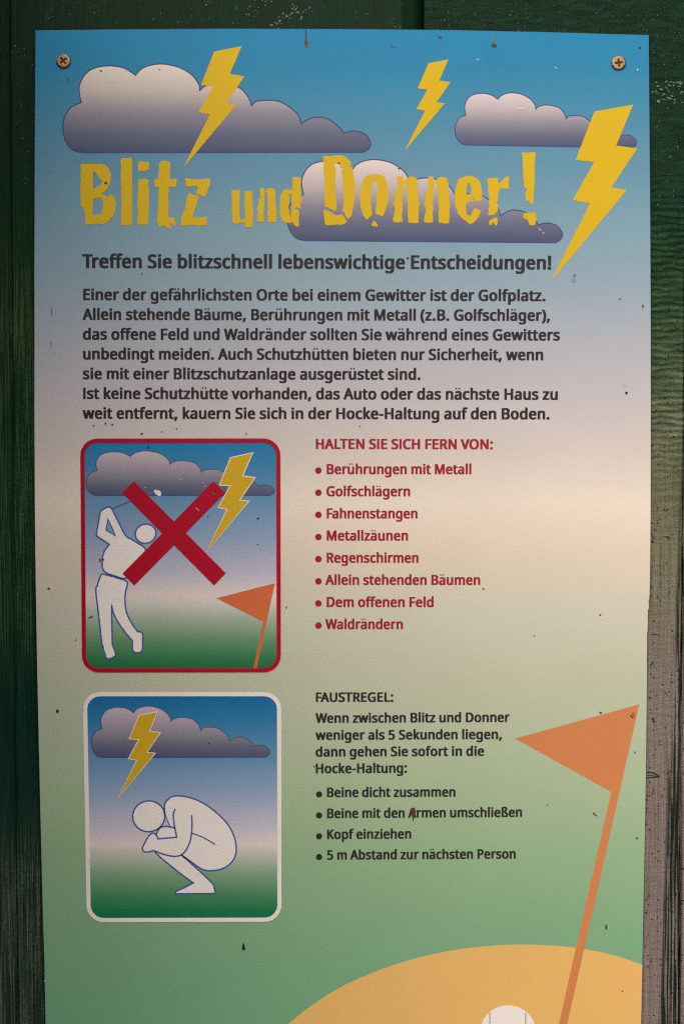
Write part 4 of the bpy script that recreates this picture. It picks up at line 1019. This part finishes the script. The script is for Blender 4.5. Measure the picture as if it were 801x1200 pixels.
for a in [(124.2, 214.6, 1.7, 1.4, D_br), (57.6, 689.6, 1.7, 1.5, D_br), (67.6, 833.2, 2.0, 1.7, D_dk), (166.4, 508.2, 1.6, 1.3, D_br), (174.3, 516, 1.2, 1.3, D_dk), (173.8, 524.4, 1.4, 1.1, D_dk),
          (118.5, 656.3, 2.6, 2.0, D_ol), (121.4, 655.8, 1.4, .9, D_br), (105.0, 723.6, 1.3, 1.0, D_br), (107.7, 722.6, 1.4, 1.1, D_br), (89, 750, .9, .9, D_or), (250.8, 576.8, 1.8, 2.2, D_ol), (251.2, 576.0, 1.0, 1.4, D_dk),
          (302.2, 607.4, 1.4, 1.0, D_dk), (243.7, 605.4, .9, 1.1, D_br), (190, 506, .8, .8, D_br), (288.5, 508, 1, .7, D_dk), (703, 835, 1.5, 1.3, D_br), (741.0, 836.0, 1.6, 1.2, D_or), (738.8, 838.8, 1.5, 1.0, D_br), (740.5, 840.5, 1.0, 1.2, D_br),
          (742.6, 838.6, .9, .8, D_br), (695.0, 953.2, 1.3, 1.1, D_br), (697.2, 955.2, 1.2, 1.1, D_br), (745.6, 982.0, 1.4, 1.2, D_br), (709.6, 1086.3, 1.2, 3.2, D_br), (728.5, 1161.5, 1.1, .9, D_or), (743.3, 881.5, 1.4, 1.2, D_gr),
          (733.2, 460.2, 1.5, 1.4, D_dk), (752.6, 358.6, 1.2, 2.2, D_or), (725.5, 350.5, 1.2, .8, D_br), (672.5, 322.5, 1.4, 1.4, D_gr), (671.6, 327.5, 2.6, 3.2, ink('pale_smear', (136, 152, 160))), (748.5, 56.0, 1.3, .9, D_dk), (746.2, 82, .8, 1, D_wh),
          (578.0, 53.2, 3.2, 2.0, D_br), (515, 43.5, 2.2, 1.2, D_br), (463, 55, 1.2, 1.0, D_or), (477.4, 302.6, 1.4, 1.2, D_dk), (565.8, 690, 1.2, .9, D_dk), (285.3, 1110.8, 2.0, 1.7, D_dk), (166.5, 320.8, .9, .8, D_br), (246, 409.5, 1, 1, D_or),
          (110, 498.5, 1.1, 1, D_br), (124, 496.2, 1.2, 1, D_br), (132, 497.4, 1.3, 1.1, D_br), (207, 502.5, .8, .8, D_dk), (421.5, 499.4, 1.1, .8, D_gr), (368.0, 898.2, 1.0, .8, D_dk), (625.5, 745, .8, .7, D_dk), (641, 943, .9, .6, D_dk),
          (118.5, 83, 1.4, 1.0, D_gr), (79.5, 93.2, 1.2, .9, D_br), (104.5, 80.4, .8, .8, D_gr), (97.8, 832, .7, .9, D_gr), (244.6, 871.2, .9, .8, D_dk), (467, 197.5, 1.0, .8, D_dk), (397.0, 191.2, 1.1, .9, D_dk), (58.8, 200.5, .8, .8, D_gr),
          (702.5, 720.5, 1.2, .8, D_dk), (731.3, 452, .6, .6, D_br), (186.8, 81.5, .8, .8, D_gr), (302, 638, .7, .7, D_dk), (335.4, 711.8, 1.0, .8, D_br), (52.7, 1149, .8, .9, D_wh), (459.3, 54.5, .7, .7, D_dk)]:
    spot(*a[:4], m=a[4])
fillpx([[(357.6, 34.3), (359.0, 34.3), (359.0, 45), (360.8, 51), (359.4, 54.6), (357.6, 54.6), (356.4, 51), (357.8, 45)]], 12).build('rust_drip', D_br, sign)
fillpx([ell(358.6, 53.2, 1.6, 1.6, 9)], 13).build('dirt_spot', D_or, sign)
fillpx([[(576.6, 38), (577.4, 38), (577.8, 50), (576.6, 50)]], 12).build('rust_drip', D_gr, sign)
fillpx([[(482.4, 946.5), (485.6, 946), (487.0, 951), (484.6, 957), (484.0, 963.5), (482.6, 957.5), (480.8, 953.5)]], 12).build('rust_drip', D_br, sign)
fillpx([[(284.2, 1106), (285.4, 1104.6), (287.2, 1110), (287, 1113), (284, 1113.2)]], 13).build('rust_drip', D_dk, sign)
fillpx([ell(61, 364.5, .7, 5.0, 9)], 12).build('rust_drip', D_gr, sign)
fillpx([ell(60.2, 403, .6, 4.0, 9)], 12).build('rust_drip', D_gr, sign)
for pts, wd in ([[(604, 129.5), (607, 127.3), (612, 127.3), (614.5, 128.8)], .9], [[(630, 267.2), (634, 270.6)], .9], [[(635.4, 272.6), (636.6, 273.8)], 1.2], [[(209, 560), (214, 563)], .7],
                [[(229.5, 594.8), (233.5, 598.4)], .8], [[(238, 565), (239, 566)], 1.0], [[(240.2, 569.4), (241, 570.4)], 1.1], [[(214.5, 554.5), (215.5, 555.5)], 1.0], [[(170.2, 571), (171, 572)], .9],
                [[(207, 505.6), (211, 505.2)], .5], [[(703, 725.5), (710, 723), (714, 722)], .6], [[(649.5, 79), (653, 80.6)], .8], [[(557.5, 70.2), (561, 69.6)], .7]):
    stroke(pts, wd * .6, 12).build('scratch', D_wh, sign)
